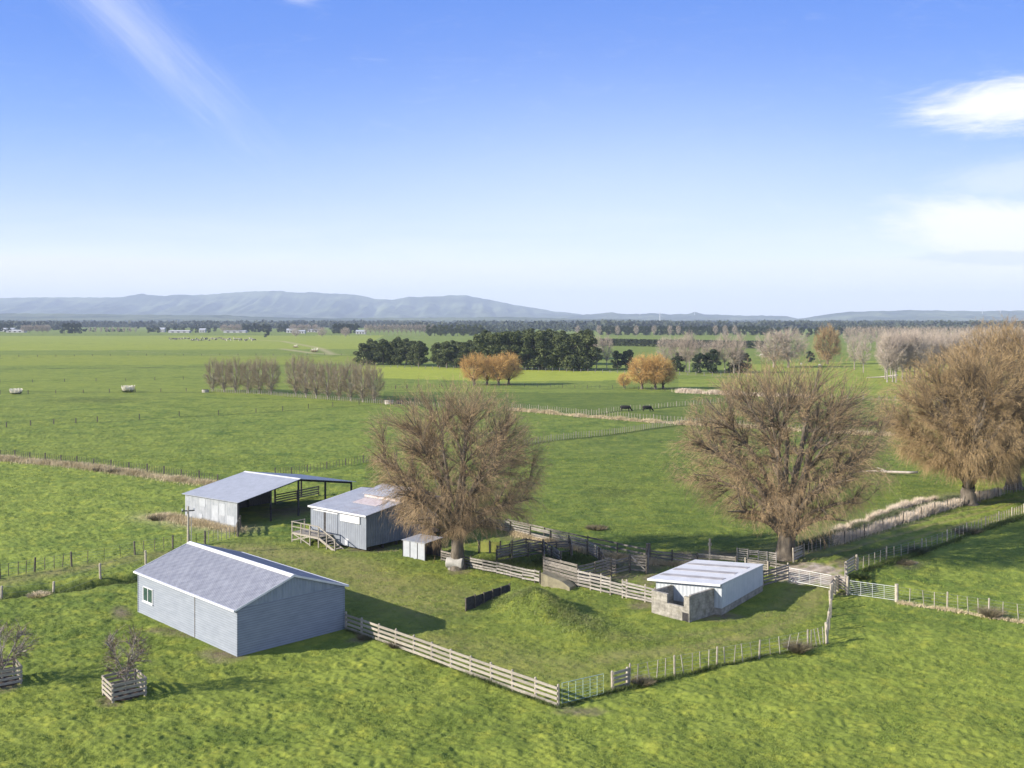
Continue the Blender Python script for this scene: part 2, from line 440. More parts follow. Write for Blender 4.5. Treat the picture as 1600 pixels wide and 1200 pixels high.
def tracks(X, Y):
    """wheel ruts on the farm lane"""
    out = np.zeros_like(X)
    for pts, off, w in [(trackR, -.9, .32), (trackR, .9, .32), (trackR, -2.3, .25), (trackR, 2.4, .25)]:
        P = np.array(pts); d = np.diff(P, axis=0); d = np.vstack([d, d[-1:]]); d /= np.linalg.norm(d, axis=1)[:, None]
        Q = P + np.stack([-d[:, 1], d[:, 0]], 1) * off
        out = np.maximum(out, np.exp(-(seg_dist(X, Y, [tuple(q) for q in Q]) / w) ** 2))
    return out


us = np.concatenate([np.linspace(-4.5, -.62, 40)[:-1], np.linspace(-.62, .62, 1000), np.linspace(.62, 4.5, 40)[1:]])
rows_px = np.concatenate([np.linspace(1230, 560, 760), np.linspace(559.4, 503, 110), [502, 501.3, 500.9]])
Ds = np.concatenate([[6, 15, 25, 34, 41], HC * F / (rows_px - Y0)])
U, DD = np.meshgrid(us, Ds)
GX = (U * DD).ravel(); GY = DD.ravel()
micro = ((vn(GX / .9, GY / .7, 11) - .5) * .11 + (vn(GX / .26, GY / .22, 12) - .5) * .085 + (vn(GX / 2.6, GY / 2.2, 13) - .5) * .12)
micro *= sm(38, 46, GY) * (1 - sm(180, 330, GY) * .8)
FK = flat(GX, GY); micro *= 1 - .8 * FK


def line_mask(pts, w, soft=1.0, px=True):
    P = PX(pts) if px else pts
    d = seg_dist(GX, GY, P); ww = np.maximum(w, GY * .0012)
    return np.exp(-(d / ww) ** (2 * soft))


def blob_mask(cx, cy, rx, ry):
    """ellipse given in photo pixels on the ground"""
    px = 800 + F * GX / GY; py = Y0 + HC * F / GY
    n = vn(GX / 1.3, GY / 1.3, 21) * .7 + vn(GX / .5, GY / .5, 22) * .5
    r = ((px - cx) / rx) ** 2 + ((py - cy) / ry) ** 2
    return np.clip(1.35 - r - n * .8, 0, 1)


PXc = 800 + F * GX / GY; PYc = Y0 + HC * F / GY
near = GY < 400
dirt = np.zeros_like(GX); worn = np.zeros_like(GX); gravel = np.zeros_like(GX); dark = np.zeros_like(GX); yel = np.zeros_like(GX)
for b in [(345, 1022, 45, 16), (1020, 905, 40, 14), (985, 880, 46, 14), (1322, 880, 30, 9), (560, 1000, 26, 5), (255, 985, 40, 5), (190, 958, 22, 14), (300, 990, 60, 9), (168, 1098, 26, 12), (0, 1075, 40, 14), (1420, 882, 36, 8), (910, 1112, 50, 9),
          (880, 1104, 22, 7), (1000, 880, 70, 22), (960, 900, 80, 14), (1075, 868, 80, 9), (1130, 868, 60, 9), (1235, 885, 40, 16), (835, 840, 60, 10),
          (1318, 926, 16, 8), (1120, 962, 50, 9), (905, 975, 30, 9), (812, 950, 16, 6), (1010, 945, 40, 8), (1110, 864, 25, 12), (445, 800, 60, 14), (580, 858, 60, 6), (715, 893, 26, 6)]:
    dirt = np.maximum(dirt, blob_mask(*b))
for b in [(1265, 893, 62, 15), (1300, 905, 34, 12), (1250, 905, 44, 10), (1425, 880, 14, 4)]:
    gravel = np.maximum(gravel, np.clip(blob_mask(*b) * 2.2, 0, 1))
worn = np.maximum(worn, line_mask([(-200, 945), (0, 912), (120, 889), (240, 869), (330, 857), (400, 858)], 1.5) * .75)
worn = np.maximum(worn, line_mask([(380, 858), (470, 872), (540, 885), (600, 915), (660, 950)], 3.2) * .7)
worn = np.maximum(worn, line_mask([(500, 880), (640, 905), (740, 935)], 2.2) * .4)
worn = np.maximum(worn, line_mask([(690, 1000), (800, 1030), (900, 1050)], 2.4) * .45)
worn = np.maximum(worn, line_mask([(940, 1030), (1100, 1010), (1200, 985), (1262, 950), (1284, 915)], 1.0) * .7)
worn = np.maximum(worn, line_mask([(960, 1000), (1090, 992), (1170, 975), (1225, 940), (1245, 915)], .7) * .5)
worn *= .6 + .6 * vn(GX / 1.7, GY / 1.2, 31)
tr = tracks(GX, GY)
dryl = np.zeros_like(GX)
for pts, w, a in [([(0, 716), (120, 727), (230, 741), (340, 757)], 1.5, .8), ([(240, 806), (300, 818), (372, 826)], 2.2, .8), ([(1240, 862), (1330, 830), (1420, 800), (1500, 775)], 2.4, .6),
                  ([(800, 640), (900, 648), (1000, 657), (1110, 664), (1400, 680)], 1.0, .8), ([(1060, 612), (1160, 616), (1250, 620)], 1.6, .9), ([(1330, 623), (1430, 626)], 1.4, .8),
                  ([(320, 527), (440, 533), (500, 544), (520, 554)], 3.0, .8), ([(0, 545), (200, 549), (400, 557), (600, 553)], 1.2, .45), ([(440, 545), (490, 552), (530, 554)], 3, .9),
                  ([(350, 573), (600, 578)], 1.0, .4), ([(600, 560), (800, 575), (1000, 582), (1180, 590)], 1.4, .5), ([(1400, 940), (1500, 955), (1620, 972)], .5, .3)]:
    dryl = np.maximum(dryl, line_mask(pts, w) * a)
for pts, w, a in [([(0, 577), (160, 575), (330, 573), (480, 570)], 1.8, .8), ([(350, 557), (480, 557), (600, 555)], 1.6, .9), ([(0, 560), (120, 557)], 1.2, .6),
                  ([(400, 645), (640, 629)], .7, .6), ([(150, 660), (400, 645)], .7, .7), ([(900, 652), (970, 643), (1160, 627)], .9, .8), ([(830, 693), (960, 679), (1075, 663)], .9, .6),
                  ([(600, 611), (720, 606), (900, 607), (1060, 612)], 1.0, .6), ([(600, 620), (680, 617)], 2.0, .5), ([(1330, 647), (1430, 650)], 1.2, .5), ([(1330, 606), (1430, 610)], 2.0, .5),
                  ([(0, 612), (330, 613)], 1.3, .5), ([(0, 521), (300, 523), (560, 522)], 4, .6), ([(0, 535), (400, 541)], 2, .3), ([(1050, 598), (1160, 600)], 1.6, .5)]:
    dark = np.maximum(dark, line_mask(pts, w) * a)
# rank wet ditch
dark = np.maximum(dark, np.exp(-(seg_dist(GX, GY, ditchL) / 1.25) ** 2) * 1.0)
for b in [(1370, 862, 80, 10), (150, 625, 100, 6), (960, 770, 70, 10), (930, 822, 22, 5)]:
    dark = np.maximum(dark, blob_mask(*b) * .55)
# paddocks: each its own sward
lum = np.ones_like(GX) * .97
for poly, l, yv in [([(560, 572), (905, 578), (1010, 584), (985, 594), (790, 596), (560, 590)], 1.22, .5),
                    ([(-400, 526), (600, 524), (560, 545), (-400, 550)], 1.12, .35),
                    ([(-600, 552), (330, 556), (600, 556), (590, 568), (-600, 575)], 1.0, .3),
                    ([(-600, 578), (320, 576), (600, 600), (600, 628), (330, 612), (-600, 614)], 1.0, .08),
                    ([(600, 612), (1100, 614), (1170, 626), (900, 650), (690, 636), (600, 628)], .80, -.2),
                    ([(900, 652), (1170, 628), (1450, 632), (1450, 684), (1110, 664)], .78, -.15),
                    ([(1060, 592), (1450, 590), (1450, 622), (1060, 612)], 1.1, .2),
                    ([(690, 637), (1110, 664), (830, 692), (690, 705)], .92, -.1),
                    ([(1160, 570), (1500, 560), (1500, 600), (1160, 600)], 1.15, .25),
                    ([(940, 540), (1300, 540), (1300, 565), (940, 565)], .95, 0),
                    ([(-300, 900), (0, 905), (370, 840), (520, 720), (330, 752), (0, 712), (-300, 690)], 1.10, .0),
                    ([(560, 860), (572, 722), (830, 692), (1075, 662), (1420, 684), (1513, 775), (1250, 865), (1013, 870)], .84, -.1),
                    ([(-300, 690), (0, 712), (340, 754), (572, 722), (830, 692), (700, 640), (600, 630), (400, 645), (-60, 672)], .98, -.05),
                    ([(541, 983), (875, 1105), (1293, 1005), (1300, 910), (1230, 890), (1000, 860), (700, 840), (560, 860), (380, 835), (360, 900)], .84, .02)]:
    k = in_poly(GX, GY, PX([(a, b) for a, b in poly])); lum[k] = l; yel[k] = yv
frontm = sm(950, 1060, PYc); yel += frontm * .15
hgt = macro(GX, GY)
build_mask = np.ones_like(GX)
GZ = hgt + micro * (1 - .5 * dirt) * (1 - .8 * gravel) * (1 + .35 * (lum > .9)) * (1 - .35 * worn) - tr * .10
GZ[GY > 3000] -= 0
nu = len(us); nr = len(Ds)
idx = np.arange(nu * nr).reshape(nr, nu)
Fg = np.stack([idx[:-1, :-1].ravel(), idx[:-1, 1:].ravel(), idx[1:, 1:].ravel(), idx[1:, :-1].ravel()], 1)


def ground_mat():
    m, n, p = new_mat('pasture')
    pos = n.node('ShaderNodeNewGeometry').outputs['Position']
    nL = n.noise(pos, .022, 4, .6); nM = n.noise(pos, .16, 5, .62); nS = n.noise(pos, .9, 5, .65); nT = n.noise(pos, 3.4, 5, .7)
    c = n.mix(n.rng(nM, .38, .62), (.088, .138, .028), (.190, .240, .046))
    c = n.mix(n.rng(nL, .40, .62, 0, .6), c, (.185, .225, .045))
    c = n.mix(n.rng(nS, .50, .72, 0, .85), c, (.070, .110, .022))
    c = n.mix(n.rng(n.noise(n.map(pos, loc=(30, 11, 0)), .55, 5, .7), .50, .70, 0, .7), c, (.30, .315, .05))
    c = n.mix(n.rng(nT, .50, .74, 0, .35), c, (.075, .115, .024))
    c = n.mix(n.rng(n.noise(n.map(pos, loc=(3, 51, 0)), .28, 6, .75), .60, .76, 0, .7), c, (.033, .066, .013))
    yl = n.attr('yel')
    c = n.mix(n.rng(yl, 0, 1), c, (.27, .29, .035))
    c = n.mix(n.rng(yl, 0, -.6), c, (.075, .13, .03))
    lm = n.attr('lum'); cc = n.node('ShaderNodeCombineColor')
    for i in range(3): n.put(cc, i, lm)
    c = n.mix(1, c, cc.outputs[0], 'MULTIPLY')
    c = n.mix(n.m('MULTIPLY', n.attr('worn'), n.rng(nS, .25, .6, .6, 1.2)), c, (.215, .200, .078))
    br = n.rng(nT, .3, .7, .55, 1.2)
    c = n.mix(n.m('MULTIPLY', n.attr('dark'), .85), c, (.030, .045, .014))
    c = n.mix(n.m('MULTIPLY', n.attr('dryl'), br), c, (.34, .30, .17))
    c = n.mix(n.m('MULTIPLY', n.attr('dirt'), br), c, n.mix(n.rng(nS, .35, .65), (.11, .085, .058), (.20, .165, .115)))
    c = n.mix(n.m('MULTIPLY', n.attr('gravel'), n.rng(nT, .25, .6, .5, 1.1)), c, n.mix(n.rng(nS, .4, .65), (.30, .25, .205), (.50, .44, .39)))
    n.put(p, 'Base Color', c); p.inputs['Roughness'].default_value = .95; p.inputs['Specular IOR Level'].default_value = .1
    b = n.node('ShaderNodeBump'); b.inputs['Strength'].default_value = 1.0; b.inputs['Distance'].default_value = .13
    n.put(b, 'Strength', n.rng(n.noise(n.map(pos, loc=(71, 3, 0)), .11, 4, .6), .38, .62, .35, 1.0))
    n.put(b, 'Height', n.m('ADD', n.m('MULTIPLY', n.noise(pos, 1.9, 6, .72), 1.0), n.m('MULTIPLY', n.noise(pos, 7, 4, .7), .6)))
    n.nt.links.new(b.outputs[0], p.inputs['Normal'])
    return m


gm = mesh_np('ground', np.stack([GX, GY, GZ], 1), Fg, ground_mat(), smooth=True)
for nm, arr in (('dirt', dirt), ('worn', np.clip(worn + tr * .8, 0, 1)), ('gravel', gravel), ('dark', dark), ('yel', yel), ('lum', lum), ('dryl', dryl)):
    a = gm.attributes.new(nm, 'FLOAT', 'POINT'); a.data.foreach_set('value', arr.astype(np.float32))
g = link('ground', gm); g['kind'] = 'structure'

# ------------------------------------------------------------------ blades and twigs (vectorised ribbons)


def ribbons(p0, d, L, w, bend, K=3, seed=0, taper=.75):
    """p0 (N,3) d (N,3) L (N) w (N) bend (N,3): flat ribbons P = p0 + d L s + bend L s^2"""
    r = np.random.default_rng(seed); N = len(p0)
    s = np.linspace(0, 1, K)
    P = p0[:, None, :] + d[:, None, :] * (L[:, None] * s)[:, :, None] + bend[:, None, :] * (L[:, None] * s * s)[:, :, None]
    rv = r.normal(size=(N, 3)); side = np.cross(d, rv); side /= np.linalg.norm(side, axis=1)[:, None] + 1e-9
    ww = (w[:, None] * (1 - taper * s)) * .5
    A = P - side[:, None, :] * ww[:, :, None]; B = P + side[:, None, :] * ww[:, :, None]
    V = np.stack([A, B], 2).reshape(-1, 3)
    base = (np.arange(N) * K * 2)[:, None] + (np.arange(K - 1) * 2)[None, :]
    Fc = np.stack([base, base + 1, base + 3, base + 2], -1).reshape(-1, 4)
    return V, Fc


def tubes(P, Rr, n=5):
    """P (N,K,3) Rr (N,K)"""
    N, K, _ = P.shape
    T = np.gradient(P, axis=1); T /= np.linalg.norm(T, axis=2)[:, :, None] + 1e-9
    ref = np.where(np.abs(T[:, :, 2:3]) < .9, np.array([0, 0, 1.]), np.array([1., 0, 0]))
    a = np.cross(T, ref); a /= np.linalg.norm(a, axis=2)[:, :, None] + 1e-9; b = np.cross(a, T)
    th = np.linspace(0, 2 * np.pi, n, endpoint=False)
    V = P[:, :, None, :] + (a[:, :, None, :] * np.cos(th)[None, None, :, None] + b[:, :, None, :] * np.sin(th)[None, None, :, None]) * Rr[:, :, None, None]
    i = (np.arange(N) * K * n)[:, None, None] + (np.arange(K - 1) * n)[None, :, None] + np.arange(n)[None, None, :]
    j = (np.arange(N) * K * n)[:, None, None] + (np.arange(K - 1) * n)[None, :, None] + ((np.arange(n) + 1) % n)[None, None, :]
    return V.reshape(-1, 3), np.stack([i, j, j + n, i + n], -1).reshape(-1, 4)


def joinm(parts):
    V = []; Fs = []; b = 0
    for v, f in parts: V.append(v); Fs.append(f + b); b += len(v)
    return np.concatenate(V), np.concatenate(Fs)


def unit(v): return v / (np.linalg.norm(v, axis=-1, keepdims=True) + 1e-9)


def ell_exit(p, d, c, r):
    """distance along d from p to the ellipsoid (centre c, radii r)"""
    q = (p - c) / r; e = d / r
    A = (e * e).sum(-1); B = (q * e).sum(-1); C = (q * q).sum(-1) - 1
    disc = np.maximum(B * B - A * C, 0)
    return np.maximum((-B + np.sqrt(disc)) / A, 0)


def grow(p0, d, L, bend, K, r0, r1, rg, wob=.04):
    s = np.linspace(0, 1, K)
    P = p0[:, None, :] + d[:, None, :] * (L[:, None] * s)[:, :, None] + bend[:, None, :] * (L[:, None] * s * s)[:, :, None]
    nz = rg.normal(size=P.shape) * (L[:, None, None] * wob); nz[:, 0] = 0
    nz = np.cumsum(nz, axis=1) * .5
    P = P + nz
    Rr = r0[:, None] * (1 - s) + r1[:, None] * s
    return P, Rr


def sample(P, Rr, n, t0, t1, rg):
    N, K, _ = P.shape
    i = np.repeat(np.arange(N), n); t = rg.uniform(t0, t1, len(i)) * (K - 1)
    k = np.minimum(t.astype(int), K - 2); f = (t - k)[:, None]
    p = P[i, k] * (1 - f) + P[i, k + 1] * f; tg = unit(P[i, k + 1] - P[i, k])
    r = Rr[i, k] * (1 - f[:, 0]) + Rr[i, k + 1] * f[:, 0]
    return p, tg, r, t / (K - 1), i


def bare_tree(seed, H, RX, trunk_h, trunk_r, n1=10, n2=10, n3=8, n4=12, tw=.022, twl=1.3, weep=.5, low=.15, spread=(10, 80), cz=None, rz=None, n5=2, RY=None, updroop=.0, dirs=None):
    """returns (trunk V,F), (crown V,F) of a leafless tree"""
    rg = np.random.default_rng(seed)
    cz = cz if cz is not None else H * (.5 + low / 2); rz = rz if rz is not None else H - cz
    c = np.array([0, 0, cz]); r = np.array([RX, RY or RX, rz])
    # trunk with flare
    K = 7; s = np.linspace(0, 1, K)
    TP = np.stack([rg.normal(0, trunk_r * .12, K) * s, rg.normal(0, trunk_r * .12, K) * s, trunk_h * s - .15 * (s == 0)], 1)[None]
    TR = (trunk_r * (1.35 - .5 * s ** .5))[None]; TR[0, 0] *= 1.25
    parts = [tubes(TP, TR, 10)]
    # main limbs
    top = TP[0, -1]
    az = (np.arange(n1) * 2.39996 + rg.uniform(0, 6.28)) + rg.normal(0, .25, n1)
    el = np.radians(90 - (spread[0] + (spread[1] - spread[0]) * ((np.arange(n1) + .5) / n1) ** .8))
    D = np.stack([np.cos(az) * np.cos(el), np.sin(az) * np.cos(el), np.sin(el)], 1)
    p0 = np.repeat(TP[:, -1], n1, 0) - np.array([0, 0, 1]) * (rg.uniform(0, .35, n1) * trunk_h * .35)[:, None]
    start = unit(D * np.array([.65, .65, 1]) + np.array([0, 0, .5]))
    reach = ell_exit(p0, D, c, r) * rg.uniform(.80, .93, n1)
    end = p0 + D * reach[:, None]
    # L*start + L*bend = end-p0
    L = np.linalg.norm(end - p0, axis=1); bend = (end - p0) / L[:, None] - start
    P1, R1 = grow(p0, start, L, bend, 9, np.full(n1, trunk_r * .50) * rg.uniform(.7, 1.15, n1), np.full(n1, .035), rg, .022)
    parts.append(tubes(P1, R1, 7))
    def attach(P, Rr, T, r1, K, rmul, wob, up):
        N, K0, _ = P.shape
        nodes = P[:, 1:].reshape(-1, 3); tang = np.gradient(P, axis=1)[:, 1:].reshape(-1, 3); tang = unit(tang); rad = Rr[:, 1:].ravel()
        base = np.array([0, 0, trunk_h * .7]); dn = np.linalg.norm(nodes - base, axis=1); dt = np.linalg.norm(T - base, axis=1)
        best = np.zeros(len(T), int)
        for a0 in range(0, len(T), 400):
            tt = T[a0:a0 + 400]; v = tt[:, None] - nodes[None]; dist = np.linalg.norm(v, axis=2)
            cosv = (v * tang[None]).sum(2) / (dist + 1e-6)
            cost = dist * (1.6 - .8 * cosv) + np.maximum(dn[None] - dt[a0:a0 + 400, None] * .86, 0) * 4 + rg.uniform(0, .25, dist.shape) * dist
            best[a0:a0 + 400] = cost.argmin(1)
        p0 = nodes[best]; tg = tang[best]; L = np.linalg.norm(T - p0, axis=1) + .02
        st = unit(tg * .8 + (T - p0) / L[:, None] * .7 + np.array([0, 0, up])); bend = (T - p0) / L[:, None] - st
        return grow(p0, st, L, bend, K, np.maximum(np.minimum(rad[best] * rmul, .02 + L * .018), r1), np.full(len(T), r1), rg, wob)
    def shell(n, lo, hi):
        d = unit(rg.normal(size=(n, 3))); rr = rg.uniform(lo ** 3, hi ** 3, n) ** (1 / 3)
        T = c + d * rr[:, None] * r
        wob_ = 1 + .09 * np.sin(3 * np.arctan2(d[:, 1], d[:, 0]) + seed) * np.cos(2.3 * d[:, 2] + seed) + .06 * np.sin(7 * d[:, 0] + 5 * d[:, 2] + seed * 2)
        T = c + (T - c) * wob_[:, None]
        return T[T[:, 2] > H * low * .8 + .25 * trunk_h]
    P2, R2 = attach(P1, R1, shell(n1 * n2, .42, .89), .012, 6, .6, .03, .05)
    parts.append(tubes(P2, R2, 5))
    P3, R3 = attach(P2, R2, shell(n1 * n2 * n3, .42, .985), .007, 4, .6, .04, .05)
    parts.append(tubes(P3, R3, 3))
    trunk = joinm(parts)
    # twigs
    tp = []
    def twigs(P, Rr, n, t0, lmin, lmax, w, seed2):
        p, tg, rr, t, i = sample(P, Rr, n, t0, 1, rg)
        rv = unit(rg.normal(size=p.shape))
        d = unit(tg * .6 + rv * .6 + np.array([0, 0, updroop]) + unit(p - c) * .45)
        out = np.clip(np.hypot(p[:, 0], p[:, 1]) / RX, 0, 1.1); lowz = np.clip(1 - (p[:, 2] - H * .25) / (H * .55), 0, 1)
        L = rg.uniform(lmin, lmax, len(p)) * (1 + .5 * lowz * weep)
        bend = np.zeros_like(p); bend[:, 2] = -weep * out ** 1.5 * (.12 + 1.3 * lowz)
        bend += rg.normal(0, .08, p.shape)
        ok = p[:, 2] + L * (d[:, 2] + bend[:, 2]) > H * .10
        p, d, L, bend = p[ok], d[ok], L[ok], bend[ok]
        return ribbons(p, d, L, np.full(len(p), w), bend, 4, seed2), (p, d, L, bend)
    (v, f), (p, d, L, bend) = twigs(P3, R3, n4, .05, twl * .55, twl * 1.15, tw, seed + 1)
    tp.append((v, f))
    if n5:
        k = np.repeat(np.arange(len(p)), n5); s = rg.uniform(.25, .95, len(k))[:, None]
        q = p[k] + d[k] * L[k][:, None] * s + bend[k] * L[k][:, None] * s * s
        dd = unit(d[k] + 2 * bend[k] * s + rg.normal(0, .55, q.shape)); LL = L[k] * rg.uniform(.25, .6, len(k))
        tp.append(ribbons(q, dd, LL, np.full(len(k), tw * .8), bend[k] * .8, 3, seed + 2))
    (v, f), _ = twigs(P2, R2, max(2, n4 // 3), .3, twl * .5, twl, tw, seed + 3); tp.append((v, f))
    return trunk, joinm(tp)


def place_tree(name, meshes, x, y, label, cat='tree', group=None, sc=1, rz=None, scz=None):
    t = empty(name, (x, y, gz(x, y) - .03), rz if rz is not None else random.uniform(0, 6.28), label, cat, group)
    t.scale = (sc, sc, scz or sc)
    for nm, me in meshes: link(nm, me, t)
    return t


def tree_meshes(name, tm, cm, m1, m2):
    return [('trunk', mesh_np(name + '_trunk', tm[0], tm[1], m1, True)), ('crown', mesh_np(name + '_crown', cm[0], cm[1], m2))]


# ------------------------------------------------------------------ large willows
x, y = G(715, 887)
w1 = tree_meshes('willow', *bare_tree(11, 15.6, 7.7, 2.3, .55, n1=18, n2=13, n3=16, n4=9, tw=.0145, twl=.66, weep=.7, spread=(4, 74), cz=8.9, rz=6.7, low=.18), M_bark, M_tw)
place_tree('willow_tree', w1, x, y, 'bare brown willow beside the blue-grey woolshed with a white concrete drum at its foot', group='bare willows', rz=2.0, sc=1.05)
x, y = G(1228, 872)
w2 = tree_meshes('willow', *bare_tree(29, 17.0, 9.1, 1.9, .75, n1=22, n2=12, n3=16, n4=8, tw=.0145, twl=.7, weep=.7, spread=(3, 76), cz=9.6, rz=7.4, low=.16), M_bark, M_tw)
place_tree('willow_tree', w2, x, y, 'broad bare willow standing behind the white-roofed block shed, beside the gravelly gateway', group='bare willows', rz=.6, sc=1.08)
x, y = G(1513, 787)
w3 = tree_meshes('willow', *bare_tree(41, 17.8, 9.2, 2.0, .8, n1=18, n2=13, n3=18, n4=13, tw=.02, twl=.75, weep=.8, spread=(4, 76), cz=9.9, rz=7.8, low=.16), M_bark, M_twy)
place_tree('willow_tree', w3, x, y, 'golden-brown willow at the lane edge, left of the tallest golden willow', group='bare willows', rz=.2, sc=1.05)
x, y = G(1584, 764)
w4 = tree_meshes('willow', *bare_tree(53, 18.6, 8.8, 2.2, .75, n1=18, n2=13, n3=18, n4=13, tw=.021, twl=.8, weep=.6, spread=(3, 76), cz=10.4, rz=8.4, low=.12), M_bark, M_twy)
place_tree('willow_tree', w4, x, y, 'tallest golden-brown willow, cut by the right edge of the photo', group='bare willows', rz=1.2, sc=1.15)
x, y = G(1690, 742)
place_tree('willow_tree', w3, x, y, 'golden-brown willow reaching in from beyond the right edge behind the tallest willow', group='bare willows', rz=3.2, sc=1.0)

# ------------------------------------------------------------------ mid-distance bare trees
def bt(name, m1, m2, **k): return tree_meshes(name, *bare_tree(**k), m1, m2)


ora = [bt('orange_willow', M_bark, M_two, seed=61 + i, H=10.6, RX=4.9, trunk_h=1.3, trunk_r=.42, n1=9, n2=9, n3=7, n4=8, tw=.045, twl=1.3, weep=.25, spread=(6, 78), n5=1, cz=6.2, rz=4.5) for i in range(2)]
for i, (px, py, s) in enumerate([(741, 602, .98), (761, 601, .9), (779, 602, .92), (795, 601, 1.0)]):
    x, y = G(px, py)
    place_tree('orange_willow', ora[i % 2], x, y, ['leftmost orange willow in the row of four in front of the dark belt', 'second orange willow from the left in the row of four before the dark belt',
               'third orange willow from the left in the row of four before the dark belt', 'rightmost orange willow in the row of four before the dark belt'][i], group='row of orange willows', sc=s)
for i, (px, py, s) in enumerate([(1003, 608, 1.0), (1024, 608, 1.02), (1036, 607, .92)]):
    x, y = G(px, py)
    place_tree('orange_willow', ora[(i + 1) % 2], x, y, ['left one of the three orange willows growing as one round clump in the middle field', 'middle one of the three orange willows growing as one round clump',
               'right one of the three orange willows growing as one round clump'][i], group='round clump of orange willows', sc=s)
x, y = G(975, 607)
place_tree('orange_willow', ora[0], x, y, 'low pale orange sucker bush at the left foot of the round willow clump', 'bush', sc=.45)

suck = [bt('sucker', M_barkg, M_twb, seed=71 + i, H=11.0, RX=3.2, trunk_h=.35, trunk_r=.2, n1=14, n2=7, n3=5, n4=6, tw=.032, twl=1.2, weep=.0, spread=(1, 30), n5=1, cz=5.8, rz=5.7, updroop=.9, low=.03) for i in range(2)]
A = [(333, 611), (350, 612), (368, 613), (388, 614), (405, 615), (424, 616)]
B = [(462, 618), (478, 620), (494, 622), (512, 623), (530, 625), (548, 626), (567, 628), (584, 629)]
for i, (px, py) in enumerate(A):
    x, y = G(px, py)
    place_tree('poplar_clump', suck[i % 2], x, y, ['leftmost', 'second from left', 'third from left', 'third from right', 'second from right', 'rightmost'][i] + ' leafless poplar of the shorter left row by the batten fence', group='shorter row of upright poplars', sc=random.uniform(.88, 1.0))
for i, (px, py) in enumerate(B):
    x, y = G(px, py)
    place_tree('poplar_clump', suck[(i + 1) % 2], x, y, ['leftmost', 'second from left', 'third from left', 'fourth from left', 'fourth from right', 'third from right', 'second from right', 'rightmost'][i] + ' leafless poplar of the longer right row by the batten fence', group='longer row of upright poplars', sc=random.uniform(.88, 1.04))

greyr = bt('grey_round', M_barkg, M_twp, seed=81, H=18, RX=9.5, trunk_h=2.5, trunk_r=.5, n1=14, n2=9, n3=7, n4=7, tw=.06, twl=1.5, weep=.1, spread=(3, 62), n5=1, cz=10.2, rz=8, updroop=.3)
for px, py, s, lb in [(1209, 574, .92, 'round grey-pink leafless tree, left half of the pair above the broad willow'), (1232, 574, .98, 'round grey-pink leafless tree, right half of the pair above the broad willow')]:
    x, y = G(px, py); place_tree('bare_tree', greyr, x, y, lb, group='pair of round grey leafless trees', sc=s)
brnr = bt('brown_round', M_bark, M_twy, seed=83, H=18.5, RX=6.6, trunk_h=1.0, trunk_r=.5, n1=14, n2=9, n3=7, n4=9, tw=.08, twl=1.5, weep=.1, spread=(2, 46), n5=1, cz=10, rz=9.3, updroop=.3, low=.08)
x, y = G(1293, 569); place_tree('bare_tree', brnr, x, y, 'egg-shaped russet leafless tree standing alone right of the grey pair', sc=.98)
pop = [bt('grove', M_barkg, M_twp, seed=91 + i, H=17.5, RX=4.2, trunk_h=4.0, trunk_r=.22, n1=11, n2=7, n3=5, n4=6, tw=.042, twl=1.4, weep=.02, spread=(2, 44), n5=1, cz=10.8, rz=6.9, updroop=.5) for i in range(3)]
for i, (px, py, s) in enumerate([(1335, 578, .82), (1349, 582, .78)]):
    x, y = G(px, py); place_tree('poplar', pop[i], x, y, ['small leafless poplar just left of the big grove', 'leafless poplar touching the left side of the big grove'][i], sc=s)
k = 0
for row, (ya, yb, xa, xb, n) in enumerate([(597, 596, 1384, 1440, 8), (592, 588, 1375, 1500, 12), (583, 578, 1378, 1540, 11), (575, 570, 1400, 1640, 12), (566, 561, 1440, 1700, 12)]):
    for i in range(n):
        t = (i + .5) / n; px = xa + (xb - xa) * t + random.uniform(-3, 3); py = ya + (yb - ya) * t + random.uniform(-1, 1)
        x, y = G(px, py)
        gl = ['front', 'second', 'third', 'fourth', 'rearmost'][row] + ' rank of the big leafless poplar grove'
        place_tree('poplar', pop[k % 3], x, y, 'pinkish-grey leafless poplar in the ' + gl, group=gl, sc=random.uniform(.85, 1.04) * (.93 if row > 2 else 1)); k += 1
for i, px in enumerate([932, 947, 1040, 1056, 1072, 1077, 1090, 1108, 1120, 1132, 1146, 1153]):
    x, y = G(px + random.uniform(-2, 2), 577 + (px - 930) * .03)
    place_tree('poplar', pop[i % 3], x, y, 'thin leafless poplar among the dark bushes right of the evergreen belt', group='thin poplars beside the evergreen belt', sc=random.uniform(.72, .98), scz=random.uniform(.7, .98))

